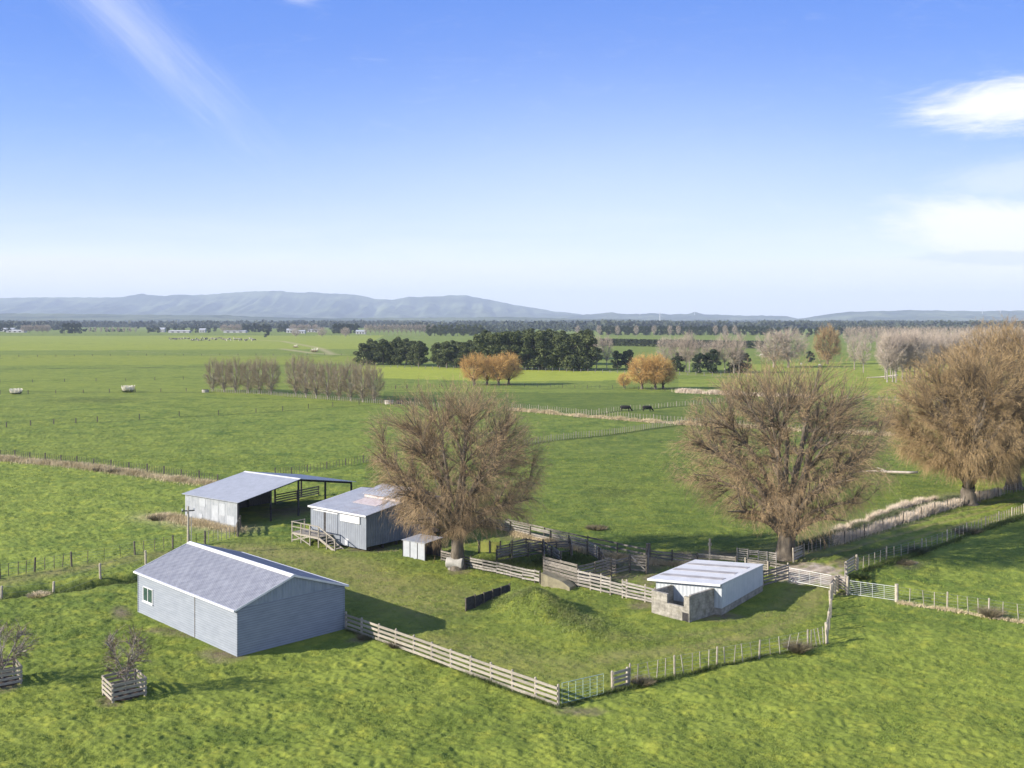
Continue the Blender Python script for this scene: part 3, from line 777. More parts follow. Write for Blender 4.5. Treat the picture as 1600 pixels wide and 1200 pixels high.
# ------------------------------------------------------------------ evergreens
def evergreen(seed, H, RX, n=2200, q=.55, base=.12, lobes=16, shape='round'):
    rg = np.random.default_rng(seed)
    C = []; Rr = []
    for i in range(lobes):
        t = rg.uniform(0, 1); z = H * (base + .12 + (0.79 - base) * t ** .85)
        if shape == 'round': rad = RX * math.sqrt(max(.1, 1 - (2 * (t * .9) - .62) ** 2 / 1.3))
        else: rad = RX * (1 - t * .8)
        a = rg.uniform(0, 6.28); rr = rad * math.sqrt(rg.uniform(.05, .62))
        C.append((math.cos(a) * rr, math.sin(a) * rr, z)); Rr.append(RX * rg.uniform(.26, .46) * (1 - .3 * t))
    C = np.array(C); Rr = np.array(Rr)
    k = rg.integers(0, lobes, n); d = unit(rg.normal(size=(n, 3)))
    p = C[k] + d * (Rr[k] * rg.uniform(.45, 1.08, n) ** .6)[:, None] * np.array([1, 1, .8])
    p[:, 2] = np.abs(p[:, 2] - .3) + .3
    a = unit(rg.normal(size=(n, 3)) + d * .2); b = unit(np.cross(a, unit(rg.normal(size=(n, 3)))))
    s = (q * rg.uniform(.5, 1.2, n))[:, None]
    V = np.stack([p - a * s * .5 - b * s * .25, p + a * s * .5 - b * s * .3, p + a * s * .4 + b * s * .3, p - a * s * .4 + b * s * .25], 1).reshape(-1, 3)
    Fc = np.arange(n * 4).reshape(n, 4)
    K = 5; s5 = np.linspace(0, 1, K)
    TP = np.stack([np.zeros(K), np.zeros(K), H * .8 * s5 - .2], 1)[None]; TR = (H * .024 * (1.2 - s5))[None]
    nb_ = 7; az = rg.uniform(0, 6.28, nb_); t0 = rg.uniform(.2, .6, nb_) * H
    p0 = np.stack([np.zeros(nb_), np.zeros(nb_), t0], 1); d0 = np.stack([np.cos(az), np.sin(az), np.full(nb_, .6)], 1)
    P1, R1 = grow(p0, unit(d0), np.full(nb_, RX * .7), np.zeros((nb_, 3)), 4, np.full(nb_, H * .009), np.full(nb_, .03), rg)
    return joinm([tubes(TP, TR, 6), tubes(P1, R1, 4)]), (V, Fc)


evs = [tree_meshes('evergreen', *evergreen(101 + i, 14, 5.0, n=5200, q=.60, base=-.06, lobes=26), M_bark, M_ev) for i in range(4)]
pines = [tree_meshes('pine', *evergreen(121 + i, 13, 5.4, n=4200, q=.65, base=-.06, shape='round', lobes=24), M_bark, M_ev2) for i in range(2)]
k = 0
for bi, (xa, ya, xb, yb, n, s0) in enumerate([(563, 569, 662, 572, 10, .84), (572, 561, 660, 564, 8, .82), (680, 574, 735, 575, 4, .86), (690, 565, 740, 566, 4, .84),
                                (745, 577, 925, 579, 15, 1.12), (750, 567, 925, 570, 14, 1.12), (760, 559, 925, 561, 11, 1.14)]):
    bl = ['front row of the low left block', 'back row of the low left block', 'front row of the small middle block', 'back row of the small middle block', 'front row of the tall right block', 'middle row of the tall right block', 'rear row of the tall right block'][bi]
    for i in range(n):
        t = (i + .5) / n; x, y = G(xa + (xb - xa) * t + random.uniform(-3, 3), ya + (yb - ya) * t + random.uniform(-.8, .8))
        place_tree('evergreen_tree', evs[k % 4], x, y, 'dark evergreen tree in the ' + bl + ' of the belt', group=bl + ' of the evergreen belt', sc=s0 * random.uniform(1.08, 1.22), scz=s0 * random.uniform(.86, 1.08)); k += 1
for i, (px, py, s, lb) in enumerate([(965, 576, .62, 'dark evergreen bush left of the round orange willow clump'), (982, 577, .7, 'dark evergreen bush just behind the left of the round orange willow clump'), (1058, 581, .62, 'dark evergreen bush touching the right of the round orange willow clump'),
                                     (1094, 583, .66, 'left one of the dark bushy pair between the thin poplars'), (1112, 583, .76, 'taller right one of the dark bushy pair between the thin poplars'),
                                     (1148, 583, .7, 'dark bushy evergreen standing near the broad willow crown, left of its partner'), (1160, 583, .74, 'dark bushy evergreen nearest the broad willow crown'),
                                     (1195, 557, .4, 'small round dark bush beside the grey round trees'), (1266, 566, .45, 'small dark bush at the foot of the russet tree'), (1590, 560, 1.15, 'dark evergreen rising behind the grove at the right edge')]):
    x, y = G(px, py); place_tree('evergreen_bush', pines[i % 2], x, y, lb, 'bush' if s < .72 else 'tree', sc=s)
# distant trees that can be told apart: px, base y, scale, kind
far = []
def ft(px, py, s, kind, lb, cat='tree', group=None):
    x, y = G(px, py); m = {'e': evs[int(px) % 4], 'p': pines[int(px) % 2], 'b': pop[int(px) % 3], 'r': greyr}[kind]
    place_tree('evergreen_tree' if kind in 'ep' else 'bare_tree', m, x, y, lb, cat, group, sc=s)
for px in [101, 108, 116, 123]: ft(px, 521, 1.35, 'p', 'dark pine in the tight clump by the far left paddocks', group='far left pine clump')
for px in [2, 9, 16]: ft(px, 517, 1.2, 'p', 'dark pine above the white sheds at the left edge', group='pines at the left edge')
for px in [38, 46, 58, 66, 74]: ft(px, 520, .75, 'r', 'brown leafless tree beyond the left paddocks, between the pine clump and the edge', group='brown far trees at left')
for px in range(140, 215, 9): ft(px, 519 + px % 3, .6, 'b', 'pale leafless tree in the thin far row right of the pine clump', group='thin pale far row')
for px in [233, 240, 248, 263, 273, 286, 300, 308, 316, 326, 336]: ft(px, 518 + px % 3, .72, 'p', 'small dark tree around the far white farm buildings', group='dark trees round the far farm')
for px in [382, 389, 396, 404, 412, 420, 438, 446]: ft(px, 519, 1.1, 'p', 'dark tree in the far wood left of centre', group='far dark wood left of centre')
for px in [350, 362, 372, 458, 470, 480, 493]: ft(px, 520, .8, 'r', 'brown leafless tree among far buildings left of centre', group='brown far trees left of centre')
ft(417, 527, .75, 'p', 'single dark round tree standing in front of the far wood left of centre')
ft(462, 527, .62, 'r', 'small lone leafless tree in the far field, leftmost of three'); ft(503, 527, .7, 'r', 'small lone leafless tree in the far field, middle of three'); ft(540, 527, .7, 'r', 'small lone leafless tree in the far field, rightmost of three')
for px in [524, 530, 536, 543, 549, 556]: ft(px, 521, 1.25, 'p', 'dark tree in the square far wood above the lone leafless trees', group='square far wood')
for px in range(572, 680, 7): ft(px, 524, .9, 'b', 'pinkish leafless tree in the far row above the evergreen belt', group='pinkish far row')
for px in range(670, 760, 9): ft(px, 525, 1.1, 'e', 'dark far tree rising above the left part of the evergreen belt', group='far trees above the belt')
for px in [903, 936, 965, 994, 1022, 1047, 1060, 1118, 1133, 1148]: ft(px, 526 + px % 2, .85, 'b', 'small leafless poplar standing along the far hedge', group='small poplars along the far hedge')
for px in range(940, 1200, 7): ft(px, 523 + (px % 3) * .5, 1.05, 'p', 'dark tree in the long far shelterbelt above the clipped hedge', group='long far shelterbelt')
for px in range(1205, 1620, 12): ft(px, 527 - (px % 5), .95, 'p', 'dark far tree behind the leafless grove', group='far dark trees behind the grove')
for px in range(1325, 1640, 9): ft(px, 548 - (px % 4) * 2, .95, 'b', 'leafless grey tree in the deep wood behind the grove', group='deep leafless wood')

# clipped dark hedge
x0, y0 = G(938, 540); x1, y1 = G(1196, 545)
rg = np.random.default_rng(5); n = 9000
t = rg.uniform(0, 1, n); p = np.stack([x0 + (x1 - x0) * t, y0 + (y1 - y0) * t + rg.uniform(-1.6, 1.6, n), rg.uniform(0, 1, n) ** .7 * 5.6], 1)
a = unit(rg.normal(size=(n, 3))); b = unit(np.cross(a, rg.normal(size=(n, 3)))); s = rg.uniform(.5, 1.1, n)[:, None]
V = np.stack([p - a * s * .5 - b * s * .4, p + a * s * .5 - b * s * .4, p + a * s * .5 + b * s * .4, p - a * s * .5 + b * s * .4], 1).reshape(-1, 3)
tag(link('hedge', mesh_np('hedge', V, np.arange(n * 4).reshape(n, 4), M_dkf)), 'long clipped dark brown-green hedge across the far fields right of centre', 'hedge')

# far woods on the plain (a blue-green mass no one could count)
rg = np.random.default_rng(9)
PP = []
for i in range(230):
    py = 502.3 + 13 * rg.uniform(0, 1) ** 1.6; D = HC * F / (py - Y0); xc = rg.uniform(-.62, .62) * D; ln = rg.uniform(100, 700) * (D / 3000); nn = int(26 + ln / 9)
    slope = rg.normal(0, .12); q = rg.uniform(-.5, .5, nn)
    PP.append(np.stack([xc + q * ln, D + q * ln * slope + rg.normal(0, 12, nn), np.full(nn, rg.uniform(8, 20)) * rg.uniform(.7, 1.1, nn)], 1))
for i in range(60):
    py = rg.uniform(508, 521); D = HC * F / (py - Y0); xc = rg.uniform(-.6, .6) * D; ln = rg.uniform(40, 300) * (D / 2500); nn = int(8 + ln / 9)
    q = rg.uniform(-.5, .5, nn)
    PP.append(np.stack([xc + q * ln, D + q * ln * rg.normal(0, .1) + rg.normal(0, 4, nn), np.full(nn, rg.uniform(5, 12)) * rg.uniform(.7, 1.1, nn)], 1))
PP = np.concatenate(PP); nn = len(PP); kq = 14
c = np.repeat(PP, kq, 0); hh = c[:, 2:3].copy(); d = rg.normal(size=(len(c), 3)) * np.array([.33, .33, 0]); p = c + d * hh; p[:, 2] = hh[:, 0] * rg.uniform(.1, .9, len(c))
a = unit(rg.normal(size=p.shape)); b = unit(np.cross(a, rg.normal(size=p.shape))); s = hh * rg.uniform(.25, .5, len(p))[:, None]
V = np.stack([p - a * s * .5 - b * s * .4, p + a * s * .5 - b * s * .4, p + a * s * .5 + b * s * .4, p - a * s * .5 + b * s * .4], 1).reshape(-1, 3)
o = link('distant_woods', mesh_np('distant_woods', V, np.arange(len(p) * 4).reshape(-1, 4), M_dkf)); tag(o, 'dark blue-green tree lines scattered over the far plain below the hills', 'woodland'); o['kind'] = 'stuff'

# ------------------------------------------------------------------ hills
def hill_mat(name, c1, c2, c3):
    m, n, p = new_mat(name)
    pos = n.node('ShaderNodeNewGeometry').outputs['Position']
    c = n.mix(n.rng(n.noise(pos, .0011, 6, .65), .42, .58), c1, c2)
    c = n.mix(n.rng(n.noise(n.map(pos, loc=(900, 50, 0)), .0028, 6, .7), .52, .62), c, c3)
    n.put(p, 'Base Color', c); p.inputs['Roughness'].default_value = 1; p.inputs['Specular IOR Level'].default_value = 0
    return m


M_hill = hill_mat('hill_pasture_and_bush', (.035, .05, .03), (.12, .14, .075), (.018, .028, .02))


def hills(name, prof, Dc, depth_f, depth_b, seed, rough=1.0):
    xs = np.linspace(prof[0][0], prof[-1][0], 420)
    ys = np.interp(xs, [p[0] for p in prof], [p[1] for p in prof])
    ys = ys + (vn(xs / 7, xs * 0, seed) - .5) * 1.1
    t = np.linspace(-1, 1, 60)
    Xp, T = np.meshgrid(xs, t); Hc = np.interp(Xp, xs, HC + (Y0 - ys) / F * Dc)
    D = np.where(T < 0, Dc + T * depth_f, Dc + T * depth_b)
    X = (Xp - 800) / F * Dc * (1 + (D - Dc) / Dc * .4)
    shape = np.where(T < 0, (1 + T) ** 1.25, (1 - T) ** .8)
    spur = vn(Xp / 16 + T * 1.2, T * 2.2 + 7, seed + 1) * .6 + vn(Xp / 6 + T * .8, T * 4 + 3, seed + 2) * .3 + vn(Xp / 2.5, T * 9, seed + 3) * .12
    edge = np.clip(1 - np.abs(T), 0, 1)
    Z = Hc * shape * (1 - (1 - np.exp(-(T / .16) ** 2)) * (spur - .2) * .75 * rough)
    Z = np.maximum(Z * 1.0, 0) - 3 * (edge <= 0)
    i = np.arange(Xp.size).reshape(Xp.shape)
    Fc = np.stack([i[:-1, :-1].ravel(), i[:-1, 1:].ravel(), i[1:, 1:].ravel(), i[1:, :-1].ravel()], 1)
    o = link(name, mesh_np(name, np.stack([X.ravel(), D.ravel(), Z.ravel()], 1), Fc, M_hill, True)); o['kind'] = 'structure'
    return o


hills('hills', [(-500, 475), (-200, 468), (0, 465), (60, 464), (130, 464), (190, 464), (205, 461), (222, 458), (240, 461), (258, 462), (280, 459), (300, 460.5), (330, 459), (375, 455.5), (400, 454.5), (438, 453.5),
      (465, 457), (485, 455.5), (515, 458), (540, 458.5), (565, 461), (585, 466), (612, 467.5), (640, 463), (655, 463), (690, 462), (705, 460), (730, 461), (760, 467), (800, 475), (830, 480), (870, 486.5), (910, 491), (960, 500)], 12000, 3600, 2500, 3)
hills('hills', [(780, 500), (860, 494), (920, 491), (940, 489.5), (955, 487.3), (965, 489.5), (1000, 490.5), (1022, 489), (1045, 491), (1075, 490), (1086, 487.3), (1100, 490.5), (1140, 492.5), (1200, 493), (1228, 493.5), (1245, 498), (1262, 501)], 10000, 2600, 2000, 13)
hills('hills', [(1225, 501), (1250, 499), (1270, 495), (1300, 490), (1330, 487), (1370, 486), (1420, 484.2), (1460, 484.6), (1500, 485), (1530, 486), (1560, 485.5), (1600, 485), (1700, 482), (1900, 486), (2200, 492)], 9000, 2600, 2500, 23)
hills('hills', [(-500, 494), (-100, 492), (20, 489.5), (100, 490), (180, 491), (260, 492), (350, 492), (400, 495), (520, 497), (700, 496), (800, 495), (900, 498), (1000, 498.5)], 6500, 1500, 1500, 33, .6)

# ------------------------------------------------------------------ buildings
def frame(pA, ang): return pA, ang


def lap_wall(parent, name, p, q, z0, z1, mat, lap=.155, out=.035):
    """weatherboards between two local points, boards lapped outwards (outside on the right of p->q)"""
    p = np.array(p, float); q = np.array(q, float); d = (q - p) / np.linalg.norm(q - p); nrm = np.array([d[1], -d[0]])
    m = MB(); z = z0
    while z < z1 - 1e-3:
        zt = min(z + lap, z1)
        b0 = p + nrm * out; b1 = q + nrm * out; t0 = p + nrm * .002; t1 = q + nrm * .002; i0 = p - nrm * .08; i1 = q - nrm * .08
        m.add([(*b0, z), (*b1, z), (*t1, zt), (*t0, zt), (*i0, z), (*i1, z), (*i1, zt), (*i0, zt)],
              [(0, 1, 2, 3), (0, 4, 5, 1), (5, 4, 7, 6), (0, 3, 7, 4), (1, 5, 6, 2)])
        z = zt
    return m.build(name, mat, parent)


def slope_roof(parent, name, x0, z0, x1, z1, y0, y1, th, mat, ribs=.3, rib_h=.02):
    """sheet between (x0,z0) and (x1,z1) running y0..y1 with real raised ribs"""
    m = MB(); d = Vector((x1 - x0, 0, z1 - z0)); L = d.length; d.normalize(); n = Vector((-d.z, 0, d.x))
    if n.z < 0: n = -n
    y = y0; prof = []
    while y < y1 - 1e-4:
        for o, h in ((0, 0), (ribs * .36, 0), (ribs * .42, rib_h), (ribs * .58, rib_h), (ribs * .64, 0)):
            if y + o <= y1: prof.append((y + o, h))
        y += ribs
    prof.append((y1, 0))
    P0 = Vector((x0, 0, z0)); P1 = Vector((x1, 0, z1)); k = len(prof)
    vs = []
    for P in (P0, P1):
        for yy_, h in prof: vs.append(P + Vector((0, yy_, 0)) + n * (th + h))
    for P in (P0, P1):
        for yy_, h in prof: vs.append(P + Vector((0, yy_, 0)))
    fs = []
    for i in range(k - 1):
        fs += [(i, i + 1, k + i + 1, k + i), (2 * k + i, 3 * k + i, 3 * k + i + 1, 2 * k + i + 1), (i, 2 * k + i, 2 * k + i + 1, i + 1), (k + i, k + i + 1, 3 * k + i + 1, 3 * k + i)]
    fs += [(0, k, 3 * k, 2 * k), (k - 1, 3 * k - 1, 4 * k - 1, 2 * k - 1)]
    m.add(vs, fs); return m.build(name, mat, parent)


# --- near weatherboard shed
A1 = G(371, 1026); B1 = G(209.5, 957.5); C1 = G(540, 984)
ang = math.atan2(C1[1] - A1[1], C1[0] - A1[0]); Wd = math.dist(A1, C1); Ln = math.dist(A1, B1); angB = math.atan2(B1[1] - A1[1], B1[0] - A1[0])
ang = (ang + angB - math.pi / 2) / 2
sh = empty('garden_shed', (*A1, 0), ang, 'large pale lilac weatherboard shed with patchy blue-grey gable roof and one window, nearest building', 'shed'); sh.name = 'weatherboard_shed'
EH = 3.0; RH = 4.36
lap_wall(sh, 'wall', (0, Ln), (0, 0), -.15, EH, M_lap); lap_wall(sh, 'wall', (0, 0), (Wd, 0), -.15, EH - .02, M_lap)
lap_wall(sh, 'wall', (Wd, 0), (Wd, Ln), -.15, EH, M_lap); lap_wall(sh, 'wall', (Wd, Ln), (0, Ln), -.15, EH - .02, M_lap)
for yy_, sg in ((-.012, -1), (Ln + .012, 1)):
    m = MB(); a, b = (yy_, yy_ + .07) if sg < 0 else (yy_ - .07, yy_)
    m.prism([(0, EH - .02), (Wd, EH - .02), (Wd / 2, RH - .02)], 'y', a, b)
    xx = .15
    while xx < Wd - .1:
        zt = EH + (RH - EH) * (1 - abs(xx - Wd / 2) / (Wd / 2)) - .05
        if zt > EH + .05: m.box(xx, xx + .045, (yy_ - .02) if sg < 0 else yy_, yy_ if sg < 0 else yy_ + .02, EH, zt)
        xx += .22
    m.build('gable', M_gable, sh)
ov = .22; oz = ov * (RH - EH) / (Wd / 2)
slope_roof(sh, 'roof', -ov, EH - oz, Wd / 2, RH, -.12, Ln + .12, .03, M_roof1, .19, .018)
slope_roof(sh, 'roof', Wd + ov, EH - oz, Wd / 2, RH, -.12, Ln + .12, .03, M_roof1, .19, .018)
m = MB(); m.prism([(Wd / 2 - .26, RH - .035), (Wd / 2, RH + .065), (Wd / 2 + .26, RH - .035), (Wd / 2 + .26, RH + .0), (Wd / 2, RH + .10), (Wd / 2 - .26, RH + .0)], 'y', -.14, Ln + .14); m.build('ridge_cap', M_white, sh)
for s0, s1 in ((-ov, Wd / 2), (Wd + ov, Wd / 2)):
    for ys in (-.15, Ln + .13):
        m = MB(); m.bar((s0, ys + .01, EH - oz + .0), (s1, ys + .01, RH + .0), .035, .13); m.build('barge_board', M_white, sh)
for xs, nm in ((-ov - .06, 0), (Wd + ov + .06, 1)):
    m = MB(); m.box(xs - .06, xs + .06, -.12, Ln + .12, EH - oz - .07, EH - oz + .045); m.build('gutter', M_white, sh)
for cx_, cy_ in ((0, 0), (Wd, 0), (0, Ln), (Wd, Ln)):
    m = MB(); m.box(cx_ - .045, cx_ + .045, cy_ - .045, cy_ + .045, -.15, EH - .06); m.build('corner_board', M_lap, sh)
m = MB(); m.box(-.045, .0, 5.4, 5.45, -.1, EH - .1); m.build('joint_strip', M_postd, sh)
# window
wy = Ln - 2.35; m = MB()
for a, b, c_, d_ in ((wy, wy + 1.5, 1.0, 1.06), (wy, wy + 1.5, 1.98, 2.04), (wy, wy + .07, 1.06, 1.98), (wy + 1.43, wy + 1.5, 1.06, 1.98), (wy + .72, wy + .78, 1.06, 1.98)):
    m.box(-.075, -.01, a, b, c_, d_)
wf = m.build('window', M_white, sh)
m = MB(); m.box(-.13, -.02, wy - .06, wy + 1.56, .94, .995); m.build('sill', M_white, wf)
for a, b in ((wy + .07, wy + .72), (wy + .78, wy + 1.43)):
    m = MB(); m.box(-.05, -.03, a, b, 1.06, 1.98); m.build('pane', M_wind, wf)

# --- hay barn
A2 = G(371, 825); ang2 = math.atan2(.806, .592)
bn = empty('hay_barn', (*A2, 0), ang2, 'open-fronted hay barn with zinc gable roof and patched zinc end wall', 'barn')
W2 = 16.2; L2 = 8.5; E2 = 2.62; R2h = 3.95
slope_roof(bn, 'roof', -.25, E2 - .04, W2 / 2, R2h, -.35, L2 + .3, .03, M_roof2, .25, .02)
slope_roof(bn, 'roof', W2 + .3, E2 - .05, W2 / 2, R2h, -.35, L2 + .3, .03, M_roof2, .25, .02)
m = MB(); m.prism([(W2 / 2 - .2, R2h + .0), (W2 / 2, R2h + .05), (W2 / 2 + .2, R2h + .0), (W2 / 2 + .2, R2h + .03), (W2 / 2, R2h + .09), (W2 / 2 - .2, R2h + .03)], 'y', -.36, L2 + .31); m.build('ridge_cap', M_white, bn)
m = MB(); m.box(-.04, 0, 0, L2, -.1, E2 - .06); m.build('wall', M_wall2, bn)
for (ya, yb, za, zb) in ((.4, 1.6, .2, 1.1), (1.9, 2.8, 1.0, 2.2), (3.0, 4.0, .3, 1.9), (5.1, 6.0, 1.6, 2.4), (5.6, 6.2, .1, .8)):
    m = MB(); m.box(-.06, -.042, ya, yb, za, zb); m.build('patch_sheet', M_patch, bn)
m = MB()
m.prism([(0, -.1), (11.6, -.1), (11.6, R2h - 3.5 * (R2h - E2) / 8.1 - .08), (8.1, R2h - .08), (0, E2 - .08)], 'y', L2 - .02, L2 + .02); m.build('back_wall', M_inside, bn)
for yy_ in (.0, L2 - .2):
    for xx in (.1, 4.3, 8.1, 12.0, 16.0):
        zt = E2 + (R2h - E2) * (1 - abs(xx - 8.1) / 8.1) - .12
        m = MB(); m.tube([(xx, yy_, -.2), (xx, yy_, zt)], .11, 8); m.build('post', M_dark, bn)
for yy_ in (0, L2 / 2, L2 - .2):
    for s0, s1 in ((0, 8.1), (W2, 8.1)):
        m = MB(); m.bar((s0, yy_ + .13, E2 - .14), (s1, yy_ + .13, R2h - .14), .06, .2); m.build('rafter', M_dark, bn)
for t in np.linspace(.06, .96, 7):
    for s0, sg in ((0, 1), (W2, -1)):
        xx = s0 + sg * t * 8.1; zz = E2 + (R2h - E2) * t - .035
        m = MB(); m.box(xx - .04, xx + .04, -.3, L2 + .25, zz - .09, zz - .02); m.build('purlin', M_dark, bn)

# --- woolshed
A3 = G(572.5, 862.5); ang3 = math.atan2(.762, .648)
ws = empty('wool_shed', (*A3, 0), ang3, 'blue-grey iron woolshed on low piles with a timber landing, half hidden by the bare willow', 'shed')
L3 = 7.9; D3 = 11.0; E3 = 3.3
def roofz(x): return E3 + (4.2 - E3) * x / 6.5 if x < 6.5 else 4.2 - (x - 6.5) * .17
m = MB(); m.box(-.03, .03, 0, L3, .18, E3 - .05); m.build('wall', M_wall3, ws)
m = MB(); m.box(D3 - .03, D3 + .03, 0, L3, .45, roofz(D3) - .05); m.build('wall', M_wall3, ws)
for yy_ in (0, L3):
    m = MB(); m.prism([(.03, .42), (D3 - .03, .42), (D3 - .03, roofz(D3) - .06), (6.5, 4.14), (.03, E3 - .06)], 'y', yy_ - .03, yy_ + .03); m.build('wall', M_wall3_shade, ws)
slope_roof(ws, 'roof', -.22, E3 - .03, 6.5, 4.2, -.15, L3 + .15, .03, M_roof3, .3, .02)
slope_roof(ws, 'roof', D3 + .2, roofz(D3) - .03, 6.5, 4.2, -.15, L3 + .15, .03, M_roof3, .3, .02)
# raised section
cz0 = roofz(4.2); 
m = MB(); m.box(4.18, 4.22, .1, 5.0, cz0 + .04, cz0 + .36); m.build('clerestory', M_rust, ws)
m = MB(); m.prism([(4.22, cz0 + .0), (9.0, roofz(9.0)), (9.0, 4.1), (6.6, 4.82), (4.22, cz0 + .34)], 'y', .06, .1); m.prism([(4.22, cz0), (9.0, roofz(9.0)), (9.0, 4.1), (6.6, 4.82), (4.22, cz0 + .34)], 'y', 5.0, 5.04); m.build('gablet', M_wall3_shade, ws)
slope_roof(ws, 'raised_roof', 4.0, cz0 + .35, 6.6, 4.86, -.1, 5.15, .03, M_roof3, .3, .02)
slope_roof(ws, 'raised_roof', 9.2, 4.08, 6.6, 4.86, -.1, 5.15, .03, M_roof3, .3, .02)
m = MB(); m.box(2.3, 3.9, 1.2, 4.6, 0, .02)
for i, (x, y, z) in enumerate(m.v): m.v[i] = (x, y, roofz(x) + .055 + z)
m.build('rusty_sheet', M_rust, ws)
m = MB(); m.box(-.26, -.2, -.18, L3 + .18, E3 - .13, E3 + .03); m.build('fascia', M_white, ws)
for xx in np.arange(.4, D3, 1.7):
    for yy_ in (.15, L3 - .15):
        m = MB(); m.box(xx - .1, xx + .1, yy_ - .1, yy_ + .1, -.1, .42); m.build('pile', M_dark, ws)
m = MB(); m.box(-.14, -.04, .8, 3.5, 2.42, 3.05); m.build('blank_panel', M_white, ws)
m = MB(); m.box(-.10, -.04, 3.9, 7.4, 2.93, 3.03); m.build('door_track', M_white, ws)
m = MB(); m.box(-.07, -.035, 3.95, 5.6, 1.0, 2.92); m.build('sliding_door', M_wall3, ws)
m = MB(); m.box(-.055, -.034, 5.6, 5.95, 1.0, 2.92); m.build('door_gap_shade', M_dark, ws)  # dark strip on the wall standing for the shaded gap beside the door
m = MB(); m.box(-.06, -.034, 2.4, 2.9, .3, .85); m.build('vent_panel', M_white, ws)
# landing: deck, stairs, rails
ld = empty('loading_landing', tuple(ws.matrix_basis @ Vector((0, 0, 0))), ang3, 'weathered timber landing with handrail and steps against the woolshed front', 'landing')
m = MB()
for i in range(9): m.box(-1.75 + i * .19, -1.75 + i * .19 + .17, 4.6, 8.6, .93, .97)
m.build('deck', M_rail, ld)
for xx, yy_ in ((-1.7, 8.55), (-1.7, 7.2), (-1.7, 5.9), (-1.7, 4.65)):
    m = MB(); m.box(xx - .05, xx + .05, yy_ - .05, yy_ + .05, -.1, 1.95); m.build('post', M_rail, ld)
m = MB(); m.box(-.3, -.2, 8.5, 8.6, -.1, 1.95); m.build('post', M_rail, ld)
for zz in (1.9, 1.45): m = MB(); m.box(-1.78, -1.74, 4.6, 8.6, zz, zz + .09); m.build('handrail', M_rail, ld)
m = MB(); m.box(-1.7, -.1, 8.61, 8.65, 1.85, 1.95); m.build('handrail', M_rail, ld)
m = MB(); m.bar((-1.76, 4.6, 1.95), (-1.76, 2.3, 1.05), .05, .09); m.build('handrail', M_rail, ld)
for yy_, zb in ((3.5, .5), (2.35, .05)):
    m = MB(); m.box(-1.74, -1.64, yy_ - .05, yy_ + .05, -.1, zb + 1.05); m.build('post', M_rail, ld)
for xx in (-1.7, -.7):
    m = MB(); m.bar((xx, 4.62, .86), (xx, 2.35, -.02), .06, .22); m.build('stringer', M_rail, ld)
for i in range(5):
    yy_ = 4.35 - i * .42; m = MB(); m.box(-1.68, -.72, yy_ - .14, yy_ + .14, .76 - i * .165, .80 - i * .165); m.build('step', M_rail, ld)
m = MB(); m.bar((-1.72, 8.5, .2), (-1.72, 5.9, .85), .05, .1); m.bar((-1.72, 8.5, .85), (-1.72, 6.0, .12), .05, .1); m.build('brace', M_rail, ld)
m = MB(); m.box(-1.74, -1.68, 4.6, 8.6, .78, .92); m.build('bearer', M_rail, ld)

# --- small iron lean-to
a = G(629.5, 869); b = G(664.5, 875.5); c_ = G(686, 870)
angx = math.atan2(b[1] - a[1], b[0] - a[0]); w = math.dist(a, b)
sm_ = empty('small_shelter', (*a, 0), angx, 'small box-like whitish iron shelter left of the bare willow trunk', 'shelter')
m = MB(); m.box(0, w, -.02, .02, -.05, 1.42); m.build('front_wall', M_patch, sm_)
for xx in (.02, w * .33, w * .66, w - .02): m = MB(); m.box(xx - .025, xx + .025, -.05, -.021, 0, 1.4); m.build('stud', M_dark, sm_)
m = MB(); m.box(0, .03, .02, 2.2, -.05, 1.42); m.build('side_wall', M_patch, sm_)
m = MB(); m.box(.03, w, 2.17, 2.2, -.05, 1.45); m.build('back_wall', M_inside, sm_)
m = MB(); m.add([(-.08, -.1, 1.44), (w + .1, -.1, 1.47), (w + .1, 2.3, 1.6), (-.08, 2.3, 1.56), (-.08, -.1, 1.48), (w + .1, -.1, 1.51), (w + .1, 2.3, 1.64), (-.08, 2.3, 1.60)],
             [(0, 3, 2, 1), (4, 5, 6, 7), (0, 1, 5, 4), (1, 2, 6, 5), (2, 3, 7, 6), (3, 0, 4, 7)]); m.build('roof', M_wall2, sm_)
for yy_ in (.06, 2.1): m = MB(); m.box(w - .06, w, yy_, yy_ + .06, 0, 1.44); m.build('corner_post', M_dark, sm_)

# --- yard shed
A5 = G(1127.4, 961.7); ang5 = math.atan2(.821, .571)
ys5 = empty('block_shed', (*A5, 0), ang5, 'low white iron shed with three dull roof strips on a concrete block base', 'shed')
LX, WY = 7.9, 5.15
m = MB(); m.box(0, LX, 0, .15, -.15, .52); m.box(0, .15, .15, WY - .15, -.15, .52); m.box(0, LX, WY - .15, WY, -.15, .52); m.box(LX - .15, LX, .15, WY - .15, -.15, .52); m.build('block_base', M_block, ys5)
m = MB(); m.add([(.02, -.02, .5), (LX, -.02, .5), (LX, -.02, 2.02), (.02, -.02, 2.18), (.02, .04, .5), (LX, .04, .5), (LX, .04, 2.02), (.02, .04, 2.18)], [(0, 1, 2, 3), (4, 7, 6, 5), (0, 4, 5, 1), (0, 3, 7, 4), (1, 5, 6, 2)]); m.build('wall', M_wsheetx, ys5)
m = MB(); m.add([(-.02, -.02, .5), (-.02, WY, .5), (-.02, WY, 1.82), (-.02, -.02, 2.18), (.04, -.02, .5), (.04, WY, .5), (.04, WY, 1.82), (.04, -.02, 2.18)], [(0, 3, 2, 1), (4, 5, 6, 7), (0, 1, 5, 4), (1, 2, 6, 5)]); m.build('wall', M_wsheet, ys5)
m = MB(); m.box(.04, LX, WY - .02, WY + .04, .5, 1.72); m.build('wall', M_wsheetx, ys5)
